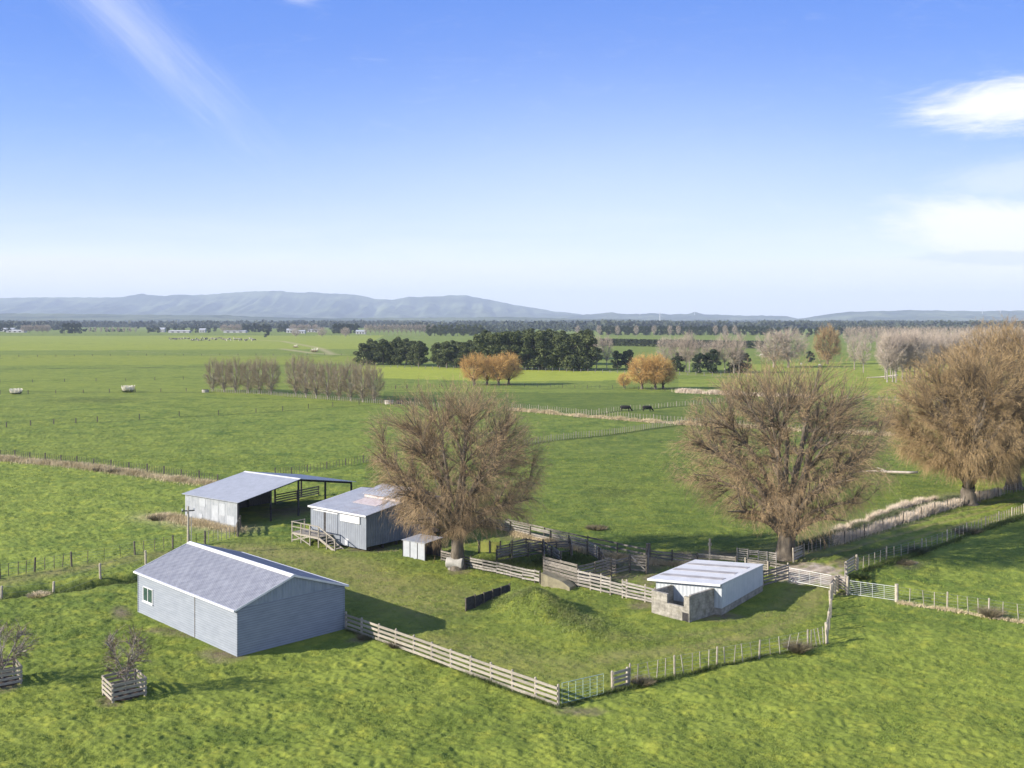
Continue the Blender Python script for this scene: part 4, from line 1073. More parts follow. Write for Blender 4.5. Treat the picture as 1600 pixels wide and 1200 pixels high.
m = MB(); m.box(LX - .02, LX + .03, .04, WY - .02, .5, 1.7); m.build('wall', M_wsheet, ys5)
def rz5(x, y): return 2.21 - .18 * x / LX - .36 * y / WY
def rquad(x0, x1, y0, y1, up, th, nm, mat):
    m = MB(); P = [(x0, y0), (x1, y0), (x1, y1), (x0, y1)]
    m.add([(x, y, rz5(x, y) + up) for x, y in P] + [(x, y, rz5(x, y) + up + th) for x, y in P], [(0, 3, 2, 1), (4, 5, 6, 7), (0, 1, 5, 4), (1, 2, 6, 5), (2, 3, 7, 6), (3, 0, 4, 7)])
    return m.build(nm, mat, ys5)
rquad(-.35, LX + .12, -.06, WY + .55, 0, .06, 'roof', M_wroof)
for x0 in (1.15, 3.4, 5.75): rquad(x0, x0 + .72, .45, WY + .35, .063, .02, 'skylight_strip', M_strip)
rquad(-.39, -.352, -.06, WY + .55, -.08, .14, 'fascia', M_white)

# --- block bin in front of it
L6 = G(1018, 957.5); R6 = G(1077, 973)
ang6 = math.atan2(R6[1] - L6[1], R6[0] - L6[0]); w6 = math.dist(L6, R6)
bb = empty('block_bin', (*L6, 0), ang6, 'roofless grey concrete block bin with stepped walls and grass inside, against the white-roofed shed', 'bin')
m = MB()
m.prism([(0, -.1), (w6 * .82, -.1), (w6 * .82, .62), (w6 * .985, .62), (w6 * .985, 1.1), (w6 * .985, 1.75), (w6 * .86, 1.75), (w6 * .86, .98), (w6 * .42, .98), (w6 * .42, 1.62), (0, 1.62)], 'y', 0, .2)
m.build('front_wall', M_block, bb)
m = MB(); m.box(w6 - .2, w6, .2, 3.2, -.1, 1.85); m.box(w6 - .05, w6, 0, .2, .0, 1.8); m.build('side_wall', M_block, bb)
m = MB(); m.box(0, .2, .2, 3.3, -.1, 1.6); m.build('side_wall', M_block, bb)
m = MB(); m.box(.2, w6 - .2, .2, 3.0, -.1, .25); m.build('floor_fill', simple('mossy_fill', (.06, .07, .02), (.14, .16, .05), 3, coords='World', bump=.6), bb)
m = MB(); m.box(w6 * .83, w6 * .975, .03, .08, -.05, .6); m.build('opening_shade', M_dark, bb)  # dark panel set in the hole to stand for the shade inside

# --- concrete drum at the willow
x, y = G(711, 888)
dr = empty('concrete_drum', (x, y, 0), R(-14), 'white concrete drum lying on its side at the foot of the bare willow', 'drum')
m = MB(); m.tube([(-.72, 0, .46), (-.66, 0, .46), (.3, 0, .46), (.66, 0, .44), (.70, 0, .44)], [.41, .45, .46, .49, .48], 20); m.build('barrel', M_conw, dr, smooth=False)
m = MB(); m.tube([(.70, 0, .46), (.735, 0, .46)], [.36, .34], 20); m.build('end_plate', M_conc, dr)
m = MB(); m.box(-.5, -.3, -.42, .42, -.05, .12); m.box(.25, .45, -.42, .42, -.05, .12); m.build('chock', M_conc, dr)

# --- dark board retaining wall of the mound
p = G(727, 955); q = G(795, 932); d_ = math.dist(p, q); aa = math.atan2(q[1] - p[1], q[0] - p[0])
rw = empty('board_wall', (*p, 0), aa, 'short dark board wall holding the left end of the grassy mound', 'wall')
n_ = 5
for i in range(n_ + 1): m = MB(); m.box(d_ * i / n_ - .05, d_ * i / n_ + .05, -.12, -.02, -.2, .98 + .03 * (i % 2)); m.build('post', M_postd, rw)
for i in range(n_): m = MB(); m.box(d_ * i / n_ + .01, d_ * (i + 1) / n_ - .01, -.01, .04, -.1, .88 + random.uniform(-.03, .05)); m.build('board', M_dark, rw)

# --- power pole, posts
x, y = G(294, 868)
pp = empty('power_pole', (x, y, 0), R(20), 'slim grey power pole with short crossarm behind the ridge of the weatherboard shed', 'pole')
zt = 21 - (791 - 500) / F * y
m = MB(); m.tube([(0, 0, -.2), (0, 0, zt)], [.12, .08], 8); m.build('pole', M_post, pp)
m = MB(); m.box(-.55, .55, -.05, .05, zt - .45, zt - .35); m.build('crossarm', M_postd, pp)
for xx in (-.5, .5): m = MB(); m.tube([(xx, 0, zt - .35), (xx, 0, zt - .2)], .05, 6); m.build('insulator', M_white, pp)
x, y = G(299, 866); m = MB(); m.tube([(0, 0, -.1), (0, 0, 3.4)], .035, 6); tag(m.build('pipe_post', M_wire, None, (x, y, 0)), 'thin grey pipe standing just right of the power pole', 'post')
x, y = G(1109, 873); m = MB(); m.tube([(0, 0, -.1), (0, 0, 1.75)], .09, 7); m.box(-.16, .16, -.03, .03, 1.15, 1.4); tag(m.build('lone_post', M_post, None, (x, y, 0)), 'tall thin lone post behind the white-roofed shed', 'post')

# ------------------------------------------------------------------ fences
UNIT = {}
def unit_box(mat):
    if mat.name not in UNIT:
        m = MB(); m.box(-.5, .5, -.5, .5, -.5, .5); me = bpy.data.meshes.new('board'); me.from_pydata(m.v, [], m.f); me.materials.append(mat); UNIT[mat.name] = me
    return UNIT[mat.name]
def unit_post(mat):
    k = 'p' + mat.name
    if k not in UNIT:
        m = MB(); m.tube([(0, 0, 0), (0, 0, .97), (0, 0, 1)], [.5, .46, .3], 7); me = bpy.data.meshes.new('post'); me.from_pydata(m.v, [], m.f); me.materials.append(mat); UNIT[k] = me
    return UNIT[k]


def beam(parent, name, mat, p, q, w, h):
    """box from p to q (local to parent), width w across, height h"""
    p = Vector(p); q = Vector(q); d = q - p; o = link(name, unit_box(mat), parent)
    o.location = (p + q) / 2; o.rotation_euler = d.to_track_quat('X', 'Z').to_euler(); o.scale = (d.length, w, h); return o


def resample(P, sp):
    out = [P[0]]; 
    for a, b in zip(P[:-1], P[1:]):
        n = max(1, round(math.dist(a, b) / sp))
        out += [(a[0] + (b[0] - a[0]) * i / n, a[1] + (b[1] - a[1]) * i / n) for i in range(1, n + 1)]
    return out


def board_fence(pts, label, h=1.12, nr=4, bh=.15, sp=2.4, pm=None, rm=None, pw=.14, side=-1, world=False, name='board_fence', group=None, cat='fence', gap=None, posts=None, sag=.02):
    P = list(pts) if world else PX(pts)
    Q = posts and PX(posts) or resample(P, sp)
    pm = pm or M_post; rm = rm or M_rail
    t = empty(name, (*Q[0], gz(*Q[0])), 0, label, cat, group); ox, oy, ozz = t.location
    Z = [gz(*q) - ozz for q in Q]
    for q, z in zip(Q, Z):
        o = link('post', unit_post(pm), t); o.location = (q[0] - ox, q[1] - oy, z - .1); hh = h + random.uniform(.02, .12)
        o.scale = (pw, pw, hh + .1); o.rotation_euler = (random.uniform(-.03, .03), random.uniform(-.03, .03), random.uniform(0, 3))
    gap = gap if gap is not None else (h - .12 - bh) / max(1, nr - 1)
    for i in range(len(Q) - 1):
        a, b = Q[i], Q[i + 1]; L = math.dist(a, b); nx, ny = (b[1] - a[1]) / L * side * (pw / 2 + .02), -(b[0] - a[0]) / L * side * (pw / 2 + .02)
        for k in range(nr):
            if random.random() < (.0 if sag < .03 else .06): continue
            zz = .12 + bh / 2 + k * gap + random.uniform(-sag, sag)
            beam(t, 'rail', rm, (a[0] - ox + nx, a[1] - oy + ny, Z[i] + zz), (b[0] - ox + nx, b[1] - oy + ny, Z[i + 1] + zz + random.uniform(-sag, sag)), .03, bh * random.uniform(.92, 1.05))
    return t


def wire_mesh(Q, hs, r, off=(0, 0)):
    m = MB()
    for h in hs: m.tube([(q[0] - off[0], q[1] - off[1], h + gz(*q)) for q in Q], r, 3, False)
    return m


def batten_fence(pts, label, h=1.08, sp=4.6, nb_=5, pm=None, bm=None, pw=.13, world=False, group=None, wires=5, jit=.06, bw=.05, name='batten_fence'):
    P = list(pts) if world else PX(pts); Q = resample(P, sp); pm = pm or M_post; bm = bm or M_rail
    t = empty(name, (*Q[0], 0), 0, label, 'fence', group); ox, oy = Q[0]
    for q in Q[:100]:
        o = link('post', unit_post(pm), t); o.location = (q[0] - ox, q[1] - oy, gz(*q) - .1); o.scale = (pw, pw, h + .15 + random.uniform(0, .1)); o.rotation_euler = (random.uniform(-.04, .04), random.uniform(-.05, .05), 0)
    cnt = 0
    for a, b in zip(Q[:-1], Q[1:]):
        for k in range(1, nb_ + 1):
            if cnt >= 100: break
            f = (k + random.uniform(-.12, .12)) / (nb_ + 1); x = a[0] + (b[0] - a[0]) * f; y = a[1] + (b[1] - a[1]) * f
            o = link('batten', unit_box(bm), t); o.location = (x - ox, y - oy, gz(x, y) + h * .52); o.scale = (bw, bw * .8, h * .93)
            o.rotation_euler = (random.gauss(0, jit), random.gauss(0, jit), random.uniform(0, 3)); cnt += 1
    wire_mesh(Q, [h * (.18 + .8 * i / (wires - 1)) for i in range(wires)], .005, (ox, oy)).build('wires', M_wire, t)
    return t


def far_fence(pts, label, h=1.1, sp=4, pw=.14, mat=None, nb_=0, bw=.05, bmat=None, group=None):
    """distant fence, posts too small to be told apart as parts"""
    P = PX(pts); Q = resample(P, sp); m = MB()
    for i, q in enumerate(Q):
        z = gz(*q); hh = h * random.uniform(.9, 1.12); m.box(q[0] - pw / 2, q[0] + pw / 2, q[1] - pw / 2, q[1] + pw / 2, z - .1, z + hh)
        if i < len(Q) - 1:
            for k in range(1, nb_ + 1):
                f = k / (nb_ + 1); x = q[0] + (Q[i + 1][0] - q[0]) * f; y = q[1] + (Q[i + 1][1] - q[1]) * f
                m.box(x - bw / 2, x + bw / 2, y - bw / 2, y + bw / 2, z, z + h * .95 * random.uniform(.9, 1.05))
    for hh in (h * .3, h * .6, h * .9): m.tube([(q[0], q[1], gz(*q) + hh) for q in Q], .006, 3, False)
    return tag(m.build('wire_fence', mat or M_post, None), label, 'fence', group)


board_fence([(540, 984), (872.5, 1104)], 'pale four-rail board fence running from the weatherboard shed to the front corner', h=1.14,
            posts=[(541, 984.5), (565, 993), (592, 1003), (618, 1012), (647, 1022), (675, 1032), (705, 1043), (735.5, 1054), (768, 1065.5), (801, 1077.5), (837, 1090.5), (872.5, 1103.5)], side=1, pw=.16, sag=.008, bh=.16)
board_fence([(957, 1078), (980, 1071.5)], 'short four-rail board panel between the green gate and the batten fence', h=1.05, side=1, pw=.17)
batten_fence([(983, 1071), (1054, 1056), (1120, 1043), (1186, 1031), (1262, 1014), (1291, 1006)], 'leaning pale batten and wire fence in front of the yard, right of the green gate', sp=3.1, nb_=4, jit=.09, h=1.15)
m = MB(); 
batten_fence([(1292, 1005), (1297, 965), (1299, 938)], 'pale batten fence seen end-on beside the lane gateway', sp=2.6, nb_=6, jit=.04, pw=.22, h=1.2)
board_fence([(1300, 935), (1309, 922), (1324, 926)], 'small weathered board corner between the two pipe gates', h=1.15, sp=1.6, rm=M_railw, pw=.2, nr=5)
board_fence([(1324, 928), (1322, 903), (1338, 893)], 'tall weathered board return at the start of the lane', h=1.3, sp=1.8, rm=M_railw, pw=.22, nr=5)
batten_fence([(1402, 941), (1480, 953), (1545, 962), (1640, 977), (1800, 1003)], 'sparse pale batten fence across the right field below the pipe gate', sp=5.0, nb_=3, jit=.04, h=1.15)
batten_fence([(1340, 893), (1385, 876), (1440, 862), (1480, 848), (1540, 825), (1600, 803), (1720, 766)], 'batten fence on the near side of the farm lane', sp=4.0, nb_=4, jit=.03, bm=M_post, h=1.1)
batten_fence([(1256, 868), (1320, 850), (1380, 828), (1440, 810), (1500, 790), (1560, 775), (1650, 757)], 'batten fence on the far side of the farm lane under the willows', sp=4.0, nb_=4, jit=.03, bm=M_railw, pm=M_postd, h=1.1)
batten_fence([(-60, 915), (0, 905), (54, 896), (112, 886), (211, 868), (270, 857), (320, 850)], 'dark batten fence along the far side of the left track', sp=4.0, nb_=3, jit=.03, bm=M_postd, pm=M_postd, pw=.17, h=1.15)
batten_fence([(320, 850), (372, 838)], 'pale batten fence between the dark strainer post and the hay barn', sp=6, nb_=7, jit=.02, bm=M_railw, h=1.15, pm=M_postd, pw=.22)
t = batten_fence([(-80, 946), (2, 933), (83, 920), (157, 904), (228, 884)], 'widely spaced post and wire fence beside the wet ditch', sp=30, nb_=0, pw=.2, h=1.2, wires=3)
board_fence([(371, 838), (376, 826)], 'short upright dark boards at the corner of the hay barn', h=1.3, sp=1.2, rm=M_postd, pm=M_postd)
board_fence([(430, 788), (464, 781), (498, 774)], 'dark three-rail fence seen through the open hay barn', h=1.1, sp=3.0, rm=M_raild, pm=M_postd, nr=4)


def pipe_gate(a, b, label, h=1.05, n=6, vs=3, mat=None, brace=False, z0=.12, r=.022, mesh=False):
    a = G(*a); b = G(*b); L = math.dist(a, b); an = math.atan2(b[1] - a[1], b[0] - a[0])
    t = empty('pipe_gate', (*a, gz(*a)), an, label, 'gate'); mat = mat or M_gate
    m = MB(); m.tube([(.05, 0, z0), (L - .05, 0, z0), (L - .05, 0, z0 + h), (.05, 0, z0 + h), (.05, 0, z0)], r, 6, False); m.build('frame', mat, t)
    for i in range(1, n): m = MB(); zz = z0 + h * i / n; m.tube([(.05, 0, zz), (L - .05, 0, zz)], r * .4, 5); m.build('bar', mat, t)
    for i in range(1, vs + 1): m = MB(); xx = L * i / (vs + 1); m.tube([(xx, 0, z0), (xx, 0, z0 + h)], r * .8, 5); m.build('upright', mat, t)
    return t


pipe_gate((877, 1101), (944, 1085), 'pale green pipe and mesh gate beside the front corner post', mat=M_ggate, h=1.1, n=6, vs=5, r=.02)
pipe_gate((1327, 930), (1400, 940), 'long galvanised pipe gate right of the board corner, into the right field', h=1.0, n=7)
m = MB(); 
x, y = G(1401, 941); tag(MB().tube([(0, 0, -.1), (0, 0, 1.35)], .14, 8).build('gate_post', M_post, None, (x, y, 0)), 'thick pale strainer post at the right end of the long pipe gate', 'post')
pipe_gate((1232, 909), (1300, 922), 'galvanised pipe gate across the gravelly lane entrance', h=1.0, n=7)
x, y = G(877, 1105)

# --- stock yards
yg = 'stock yard fences'
def yard(pts, label, **k):
    k.setdefault('rm', M_raild); k.setdefault('pm', M_postd); k.setdefault('sag', .035); k.setdefault('nr', 5); k.setdefault('bh', .14); k.setdefault('h', 1.25)
    return board_fence(pts, label, group=yg, name='yard_fence', **k)
yard([(736, 888), (755, 892), (777, 896), (798, 901), (817, 905), (836, 909)], 'low grey four-rail yard fence right of the willow trunk', h=.98, nr=4, rm=M_railw, posts=[(736, 888), (755, 892), (777, 896), (798, 901), (817, 905), (836, 909), (844, 911)], side=1)
yard([(690, 876), (736, 888)], 'grey rails passing behind the willow trunk', h=.95, nr=4, side=1)
yard([(850, 902), (876, 909), (903, 917)], 'tall dark close-boarded race panel left of the bleached rails', h=1.75, nr=7, bh=.19, rm=M_raild, side=1, sp=2)
yard([(903, 917), (923, 921.5), (940, 925), (957, 929), (979, 934)], 'bleached five-rail yard front fence', h=1.3, nr=5, rm=M_railw, bh=.15, posts=[(903, 917), (923, 921.5), (939, 925), (954, 928.5), (973, 933), (979, 934.5)], side=1, pm=M_post)
yard([(979, 934.5), (1008, 941), (1024, 945)], 'bleached rail end panel beside the block bin', h=1.25, rm=M_railw, side=1, pm=M_post)
yard([(903, 915), (930, 908), (955, 901), (984, 894)], 'tall dark fence running back from the bleached front corner', h=1.5, nr=6)
yard([(984, 894), (1010, 897)], 'dark braced yard gate facing the shed', h=1.45, nr=6, rm=M_raild)
m = MB(); a_ = G(986, 894); b_ = G(1009, 896); m.bar((*a_, 1.35), (*b_, .25), .04, .1); 
tag(m.build('gate_brace', M_railw, None), 'pale diagonal brace leaning across the dark yard gate', 'board')
yard([(700, 815), (760, 826), (797, 834), (860, 848), (918, 862)], 'long bleached double-sided back fence of the yards', h=1.1, nr=5, rm=M_railw, sp=2.8)
yard([(790, 829), (850, 843), (918, 857), (1013, 877)], 'outer post and rail fence behind the long back fence', h=1.1, nr=3, sp=4.0, rm=M_raild)
yard([(918, 866), (936, 876)], 'short bleached panel closing the back pen', h=1.15, rm=M_railw)
yard([(936, 876), (942, 892), (962, 898)], 'dark inner fence of the back pen', h=1.2)
yard([(1013, 877), (1050, 881), (1090, 886), (1150, 893)], 'dark back fence behind the white-roofed shed', h=1.2, rm=M_raild)
yard([(1013, 877), (1010, 897)], 'dark cross fence beside the thick round post', h=1.5, nr=6)
yard([(776, 881), (800, 875), (825, 870), (848, 866)], 'dark diagonal fence of the small front pen', h=1.2)
yard([(848, 866), (862, 874), (876, 884)], 'weathered cross rails behind the dark race panel', h=1.2, rm=M_railw, pm=M_postd)
yard([(850, 869), (870, 866), (891, 864)], 'grey fence of the middle pen', h=1.15)
yard([(848, 866), (850, 901)], 'dark divider between the small pen and the race', h=1.3)
yard([(777, 875), (797, 871), (800, 866)], 'small dark pen fence just right of the yellow panels', h=1.2)
yard([(800, 866), (822, 861), (848, 866)], 'grey gate-like rails at the rear of the small pen', h=1.1)
yard([(891, 864), (893, 874)], 'short dark end panel of the middle pen', h=1.3)
yard([(1192, 917), (1212, 911), (1231, 905)], 'grey fence from the white shed corner to the lane gate', h=1.25, side=1, pm=M_post)
yard([(1165, 893), (1200, 899), (1231, 905)], 'grey rails behind the white shed towards the lane', h=1.1, pm=M_post)
yard([(1152, 876), (1185, 880), (1213, 884)], 'pale latticed hurdle panels left of the broad willow trunk', h=1.1, nr=6, bh=.09, rm=M_railw, pm=M_railw, sp=1.0, pw=.1)
yard([(1240, 879), (1256, 872)], 'short pale board wing right of the broad willow trunk', h=1.15, rm=M_railw, pm=M_post)
x, y = G(1013, 877); tag(MB().tube([(0, 0, -.1), (0, 0, 1.55)], [.24, .2], 9).build('round_post', M_postd, None, (x, y, 0)), 'thick dark round post at the rear corner of the yards', 'post')
# concrete ramp and yellow panels
a = G(845, 914); b = G(890, 922)
an = math.atan2(b[1] - a[1], b[0] - a[0]); L = math.dist(a, b)
m = MB(); m.prism([(0, -.1), (L, -.1), (L, .2), (L * .75, .55), (0, .95)], 'y', 0, .9)
tag(m.build('concrete_ramp', simple('mossy_concrete', (.12, .11, .075), (.24, .22, .15), 2, coords='World', bump=.5), None, (*a, 0), an), 'mossy brown concrete ramp at the foot of the dark race panel', 'ramp')
a = G(748, 864)
yp = empty('yellow_panels', (*a, 0), R(-8), 'yellow-green sheet panels between dark posts behind the willow trunk', 'panel')
for i in range(2): m = MB(); m.box(.1 + i * .98, .92 + i * .98, 0, .05, .1, 1.05); m.build('panel', M_yel, yp)
for i in range(3): m = MB(); m.box(-.04 + i * .98, .08 + i * .98, -.04, .08, -.1, 1.15); m.build('post', M_dark, yp)
x, y = G(697, 838); m = MB(); m.box(-.5, .5, -.5, .5, -.1, 2.1); tag(m.build('stack_post', M_dark, None, (x, y, 0), .5), 'dark slatted box standing at the far corner of the woolshed', 'box')

# --- far fences
far_fence([(-60, 708), (0, 713), (120, 724), (230, 738), (340, 754)], 'dark close batten fence along the dry grass left of the hay barn', sp=3.6, nb_=6, mat=M_postd, pw=.16, bw=.045)
far_fence([(430, 745), (480, 737), (540, 727), (620, 716)], 'batten fence in the field behind the hay barn', sp=3.6, nb_=5, mat=M_postd)
far_fence([(-40, 671), (10, 668), (84, 663), (152, 659)], 'widely spaced dark fence posts in the left field', sp=4.5, mat=M_postd, pw=.16)
far_fence([(152, 659), (280, 651), (400, 645), (520, 636), (600, 630)], 'long thin fence crossing the left middle field', sp=7, mat=M_postd, pw=.14)
far_fence([(-60, 618), (0, 616), (130, 614), (330, 611)], 'post fence running behind the white pampas clumps', sp=6.5, mat=M_postd, pw=.16)
far_fence([(330, 612), (420, 617), (500, 624), (600, 631), (700, 638)], 'close pale batten fence along the poplar rows', sp=3, nb_=3, mat=M_post, bw=.09)
far_fence([(0, 598), (150, 596), (330, 592)], 'thin post fence in the field beyond the pampas clumps', sp=9, mat=M_postd)
far_fence([(800, 637), (900, 646), (1000, 655), (1110, 662), (1420, 684)], 'pale batten fence crossing behind both big willows', sp=3.2, nb_=3, mat=M_post, bw=.08)
far_fence([(820, 695), (900, 685), (960, 678), (1075, 662), (1100, 661)], 'pale batten fence between the two big bare willows', sp=3.2, nb_=4, mat=M_rail, bw=.08)
far_fence([(900, 651), (970, 642), (1160, 626)], 'fence beside the water trough with black cattle', sp=3.2, nb_=2, mat=M_post)
far_fence([(600, 609), (720, 604), (860, 605), (1060, 611)], 'fence along the row of orange willows', sp=4, nb_=2, mat=M_postd)
far_fence([(600, 575), (800, 578), (1000, 584), (1180, 589)], 'white post fence at the foot of the evergreen belt', sp=3.2, mat=M_railw, pw=.2, h=1.3)
far_fence([(0, 558), (200, 556), (400, 555), (560, 555)], 'thin fence across the far left fields', sp=10, mat=M_postd, pw=.2)
far_fence([(1060, 611), (1180, 618), (1300, 622), (1450, 627)], 'pale fence in the bright strip beyond the broad willow', sp=4, nb_=1, mat=M_railw)
far_fence([(600, 608), (690, 604)], 'short far fence left of the orange willows', sp=4, mat=M_postd)
far_fence([(0, 524), (150, 524), (300, 523), (560, 525)], 'very far fence before the farm buildings', sp=14, mat=M_postd, pw=.3, h=1.4)

# ------------------------------------------------------------------ planters and young trees
def planter(cx, cy, label, tree_label, seed, w=1.75, H=3.9, R_=1.5):
    t = empty('tree_guard', (cx, cy, gz(cx, cy)), R(38), label, 'tree guard', 'square board tree guards')
    h = w / 2
    for sx in (-1, 1):
        for sy in (-1, 1): m = MB(); m.box(sx * h - .05, sx * h + .05, sy * h - .05, sy * h + .05, -.1, 1.02); m.build('post', M_post, t)
    for k in range(4):
        z = .12 + k * .25
        for s in (-1, 1):
            m = MB(); m.box(-h - .08, h + .08, s * (h + .07) - .015, s * (h + .07) + .015, z, z + .14); m.build('board', M_rail, t)
            m = MB(); m.box(s * (h + .07) - .015, s * (h + .07) + .015, -h + .0, h - .0, z, z + .14); m.build('board', M_rail, t)
    m = MB(); m.tube([(0, 0, .0), (0, 0, .10), (0, 0, .16)], [h * 1.15, h * 1.0, h * .4], 12); m.build('mulch', M_soil, t)
    tm, cm_ = bare_tree(seed, H, R_, .75, .055, n1=7, n2=7, n3=6, n4=6, tw=.018, twl=.28, weep=0, spread=(8, 66), n5=1, cz=H * .64, rz=H * .36)
    place_tree('young_tree', tree_meshes('young', tm, cm_, M_barkg, M_dkt), cx + .1, cy, tree_label, group='young guarded trees')


c = [G(161, 1086), G(181, 1103), G(225, 1088)]; cx = (c[0][0] + c[2][0]) / 2; cy = (c[0][1] + c[2][1]) / 2
planter(cx, cy + .1, 'square four-board tree guard in the lower left lawn, right one of two', 'small plum-coloured leafless tree inside the right tree guard', 201)
px_, py_ = G(8, 1070); planter(px_ - .35, py_ + .2, 'square four-board tree guard cut by the left edge', 'small dark leafless tree inside the guard at the left edge', 211, H=3.7, R_=2.0)

# ------------------------------------------------------------------ animals
def quadruped(seed, L=2.0, H=1.35, graze=True, mat=None, wool=False):
    """body rings, neck, head and jointed legs as one mesh"""
    m = MB(); bz = H * .66; w = H * .26
    st = [(-.50, .55, .98), (-.44, .85, 1.0), (-.2, 1.0, 1.0), (.05, 1.08, .97), (.3, 1.0, .98), (.42, .8, 1.02), (.48, .5, 1.04)]
    m.tube([(x * L, 0, bz * z) for x, s, z in st], [w * s for x, s, z in st], 10)
    hz = H * .18 if graze else H * 1.02
    m.tube([(.42 * L, 0, bz * 1.08), (.55 * L, 0, (bz + hz) / 2), (.60 * L, 0, hz + .08)], [w * .62, w * .42, w * .36], 8)
    m.tube([(.58 * L, 0, hz + .16), (.64 * L, 0, hz + .06), (.72 * L, 0, hz - .08), (.75 * L, 0, hz - .14)], [w * .36, w * .42, w * .28, w * .2], 8)
    for s in (-1, 1): m.tube([(.585 * L, s * w * .3, hz + .2), (.575 * L, s * w * .75, hz + .22)], [.05, .03], 5)
    for s in (-1, 1):
        fx = .34 * L; m.tube([(fx, s * w * .5, bz * .85), (fx + .02, s * w * .5, H * .3), (fx, s * w * .5, .06), (fx + .03, s * w * .5, 0)], [w * .34, w * .18, w * .13, w * .17], 6)
        rx = -.40 * L; m.tube([(rx, s * w * .5, bz * .95), (rx + .1, s * w * .5, H * .42), (rx - .06, s * w * .5, H * .26), (rx, s * w * .5, .05), (rx + .03, s * w * .5, 0)], [w * .5, w * .3, w * .17, w * .13, w * .17], 6)
    m.tube([(-.49 * L, 0, bz * 1.15), (-.54 * L, 0, bz * .8), (-.54 * L, 0, bz * .35)], [.035, .02, .035], 5)
    me = bpy.data.meshes.new('cow'); me.from_pydata(m.v, [], m.f); me.materials.append(mat); me.polygons.foreach_set('use_smooth', [True] * len(me.polygons)); return me


cb = quadruped(1, mat=M_cow); cs = quadruped(2, mat=M_cow, graze=False); cmx = quadruped(3, mat=M_cowm); shp = quadruped(4, L=1.1, H=.85, mat=M_sheep)
def animal(me, px, py, rz, label, cat='cow', group=None, sc=1, name='cow'):
    x, y = G(px, py); o = link(name, me, None, (x, y, gz(x, y)), rz); o.scale = (sc,) * 3; tag(o, label, cat, group); return o
animal(cb, 977, 643.5, .1, 'black cow grazing at the fence line, left one of two near the middle field', sc=1.15); animal(cb, 1011, 643, .3, 'black cow grazing at the fence line, right one of two near the middle field', sc=1.1)
animal(cb, 1365, 668.5, 3.4, 'black cow between the broad willow and the golden willow, left one', sc=1.05); animal(cs, 1393, 670, 3.3, 'black cow between the broad willow and the golden willow, right one', sc=1.1)
for i, (px, py) in enumerate([(1233, 645), (1280, 648), (1290, 636), (1300, 661), (1338, 665)]):
    animal(cb, px, py, random.uniform(0, 6), 'black cow seen through the twigs of the broad willow', group='black cows behind the broad willow')
for i in range(46):
    px = 262 + 138 * (i + random.random()) / 46; py = 529.5 + random.random() * 3.6
    animal(cmx, px, py, random.uniform(0, 6.3), 'small dark and white cow in the far herd left of centre', group='far herd', sc=1.5)
for i, (px, py) in enumerate([(1252, 571), (1281, 573), (1190, 556)]):
    animal(shp, px, py, 1 + i, ['white sheep in the gap left of the russet tree', 'white sheep under the russet tree', 'white sheep beside the small round bush'][i], 'sheep', sc=1.5, name='sheep')

# ------------------------------------------------------------------ dry grass, pampas, weeds, troughs, logs
def blades(name, label, pts, width, n, h, w, mat, seed, kind='stuff', lean=.25, world=False, cat='grass'):
    rg = np.random.default_rng(seed); P = np.array(pts if world else PX(pts)); seg = np.linalg.norm(np.diff(P, axis=0), axis=1); cum = np.concatenate([[0], np.cumsum(seg)])
    t = rg.uniform(0, cum[-1], n); x = np.interp(t, cum, P[:, 0]); y = np.interp(t, cum, P[:, 1])
    off = rg.normal(0, width / 2.2, n); a = rg.uniform(0, 6.28, n)
    dn = vn(t / 1.8, off * 0, seed)
    k = rg.uniform(0, 1, n) < .35 + dn; 
    x = x + np.cos(a) * off; y = y + np.sin(a) * off; x, y, dn = x[k], y[k], dn[k]; n = len(x)
    p = np.stack([x, y, macro(x, y)], 1); d = unit(np.stack([rg.normal(0, lean, n), rg.normal(0, lean, n), np.ones(n)], 1))
    L = h * (.5 + .8 * dn) * rg.uniform(.6, 1.2, n); bend = np.stack([rg.normal(.15, .2, n), rg.normal(0, .2, n), np.full(n, -.15)], 1)
    v, f = ribbons(p, d, L, np.full(n, w), bend, 3, seed + 1, .8)
    o = link(name, mesh_np(name, v, f, mat)); tag(o, label, cat)
    if kind: o['kind'] = kind
    return o


blades('dry_grass', 'straw-coloured rank grass under the dark batten fence left of the hay barn', [(-60, 714), (0, 718), (120, 729), (230, 744), (345, 760)], 2.2, 26000, .75, .035, M_dry, 301)
blades('dry_grass', 'brown rank grass against the end wall of the hay barn', [(243, 806), (290, 815), (330, 822), (372, 830)], 1.7, 12000, .55, .03, M_dry, 303)
blades('reeds', 'pale bleached reeds along the near side of the drain by the lane', [(1300, 851), (1350, 836), (1400, 819), (1450, 803), (1500, 787), (1560, 772)], .8, 18000, .95, .03, M_dryw, 305, lean=.15)
blades('reeds', 'pale bleached reeds along the far side of the drain by the lane', [(1300, 838), (1350, 816), (1420, 791), (1462, 780)], .6, 9000, .8, .03, M_dryw, 307, lean=.15)
blades('drain_scrub', 'dark tangled growth in the drain beside the lane', [(1255, 860), (1320, 838), (1390, 811), (1460, 790), (1520, 775)], .9, 26000, .8, .05, M_bush, 309, lean=.6)
blades('ditch_growth', 'dark rank growth filling the wet ditch on the left', [(-60, 941), (0, 932), (60, 925), (125, 917), (205, 905), (250, 895)], .9, 16000, .45, .035, M_dkg, 311, lean=.7)
blades('dry_grass', 'thin dry stems under the pale fence in the right field', [(1405, 943), (1480, 955), (1600, 974)], .5, 2600, .35, .03, M_dry, 313)
blades('dry_grass', 'dry line of grass below the fence crossing behind the big willows', [(800, 641), (900, 650), (1000, 659), (1110, 666), (1400, 682)], 1.6, 18000, .8, .08, M_dry, 315)
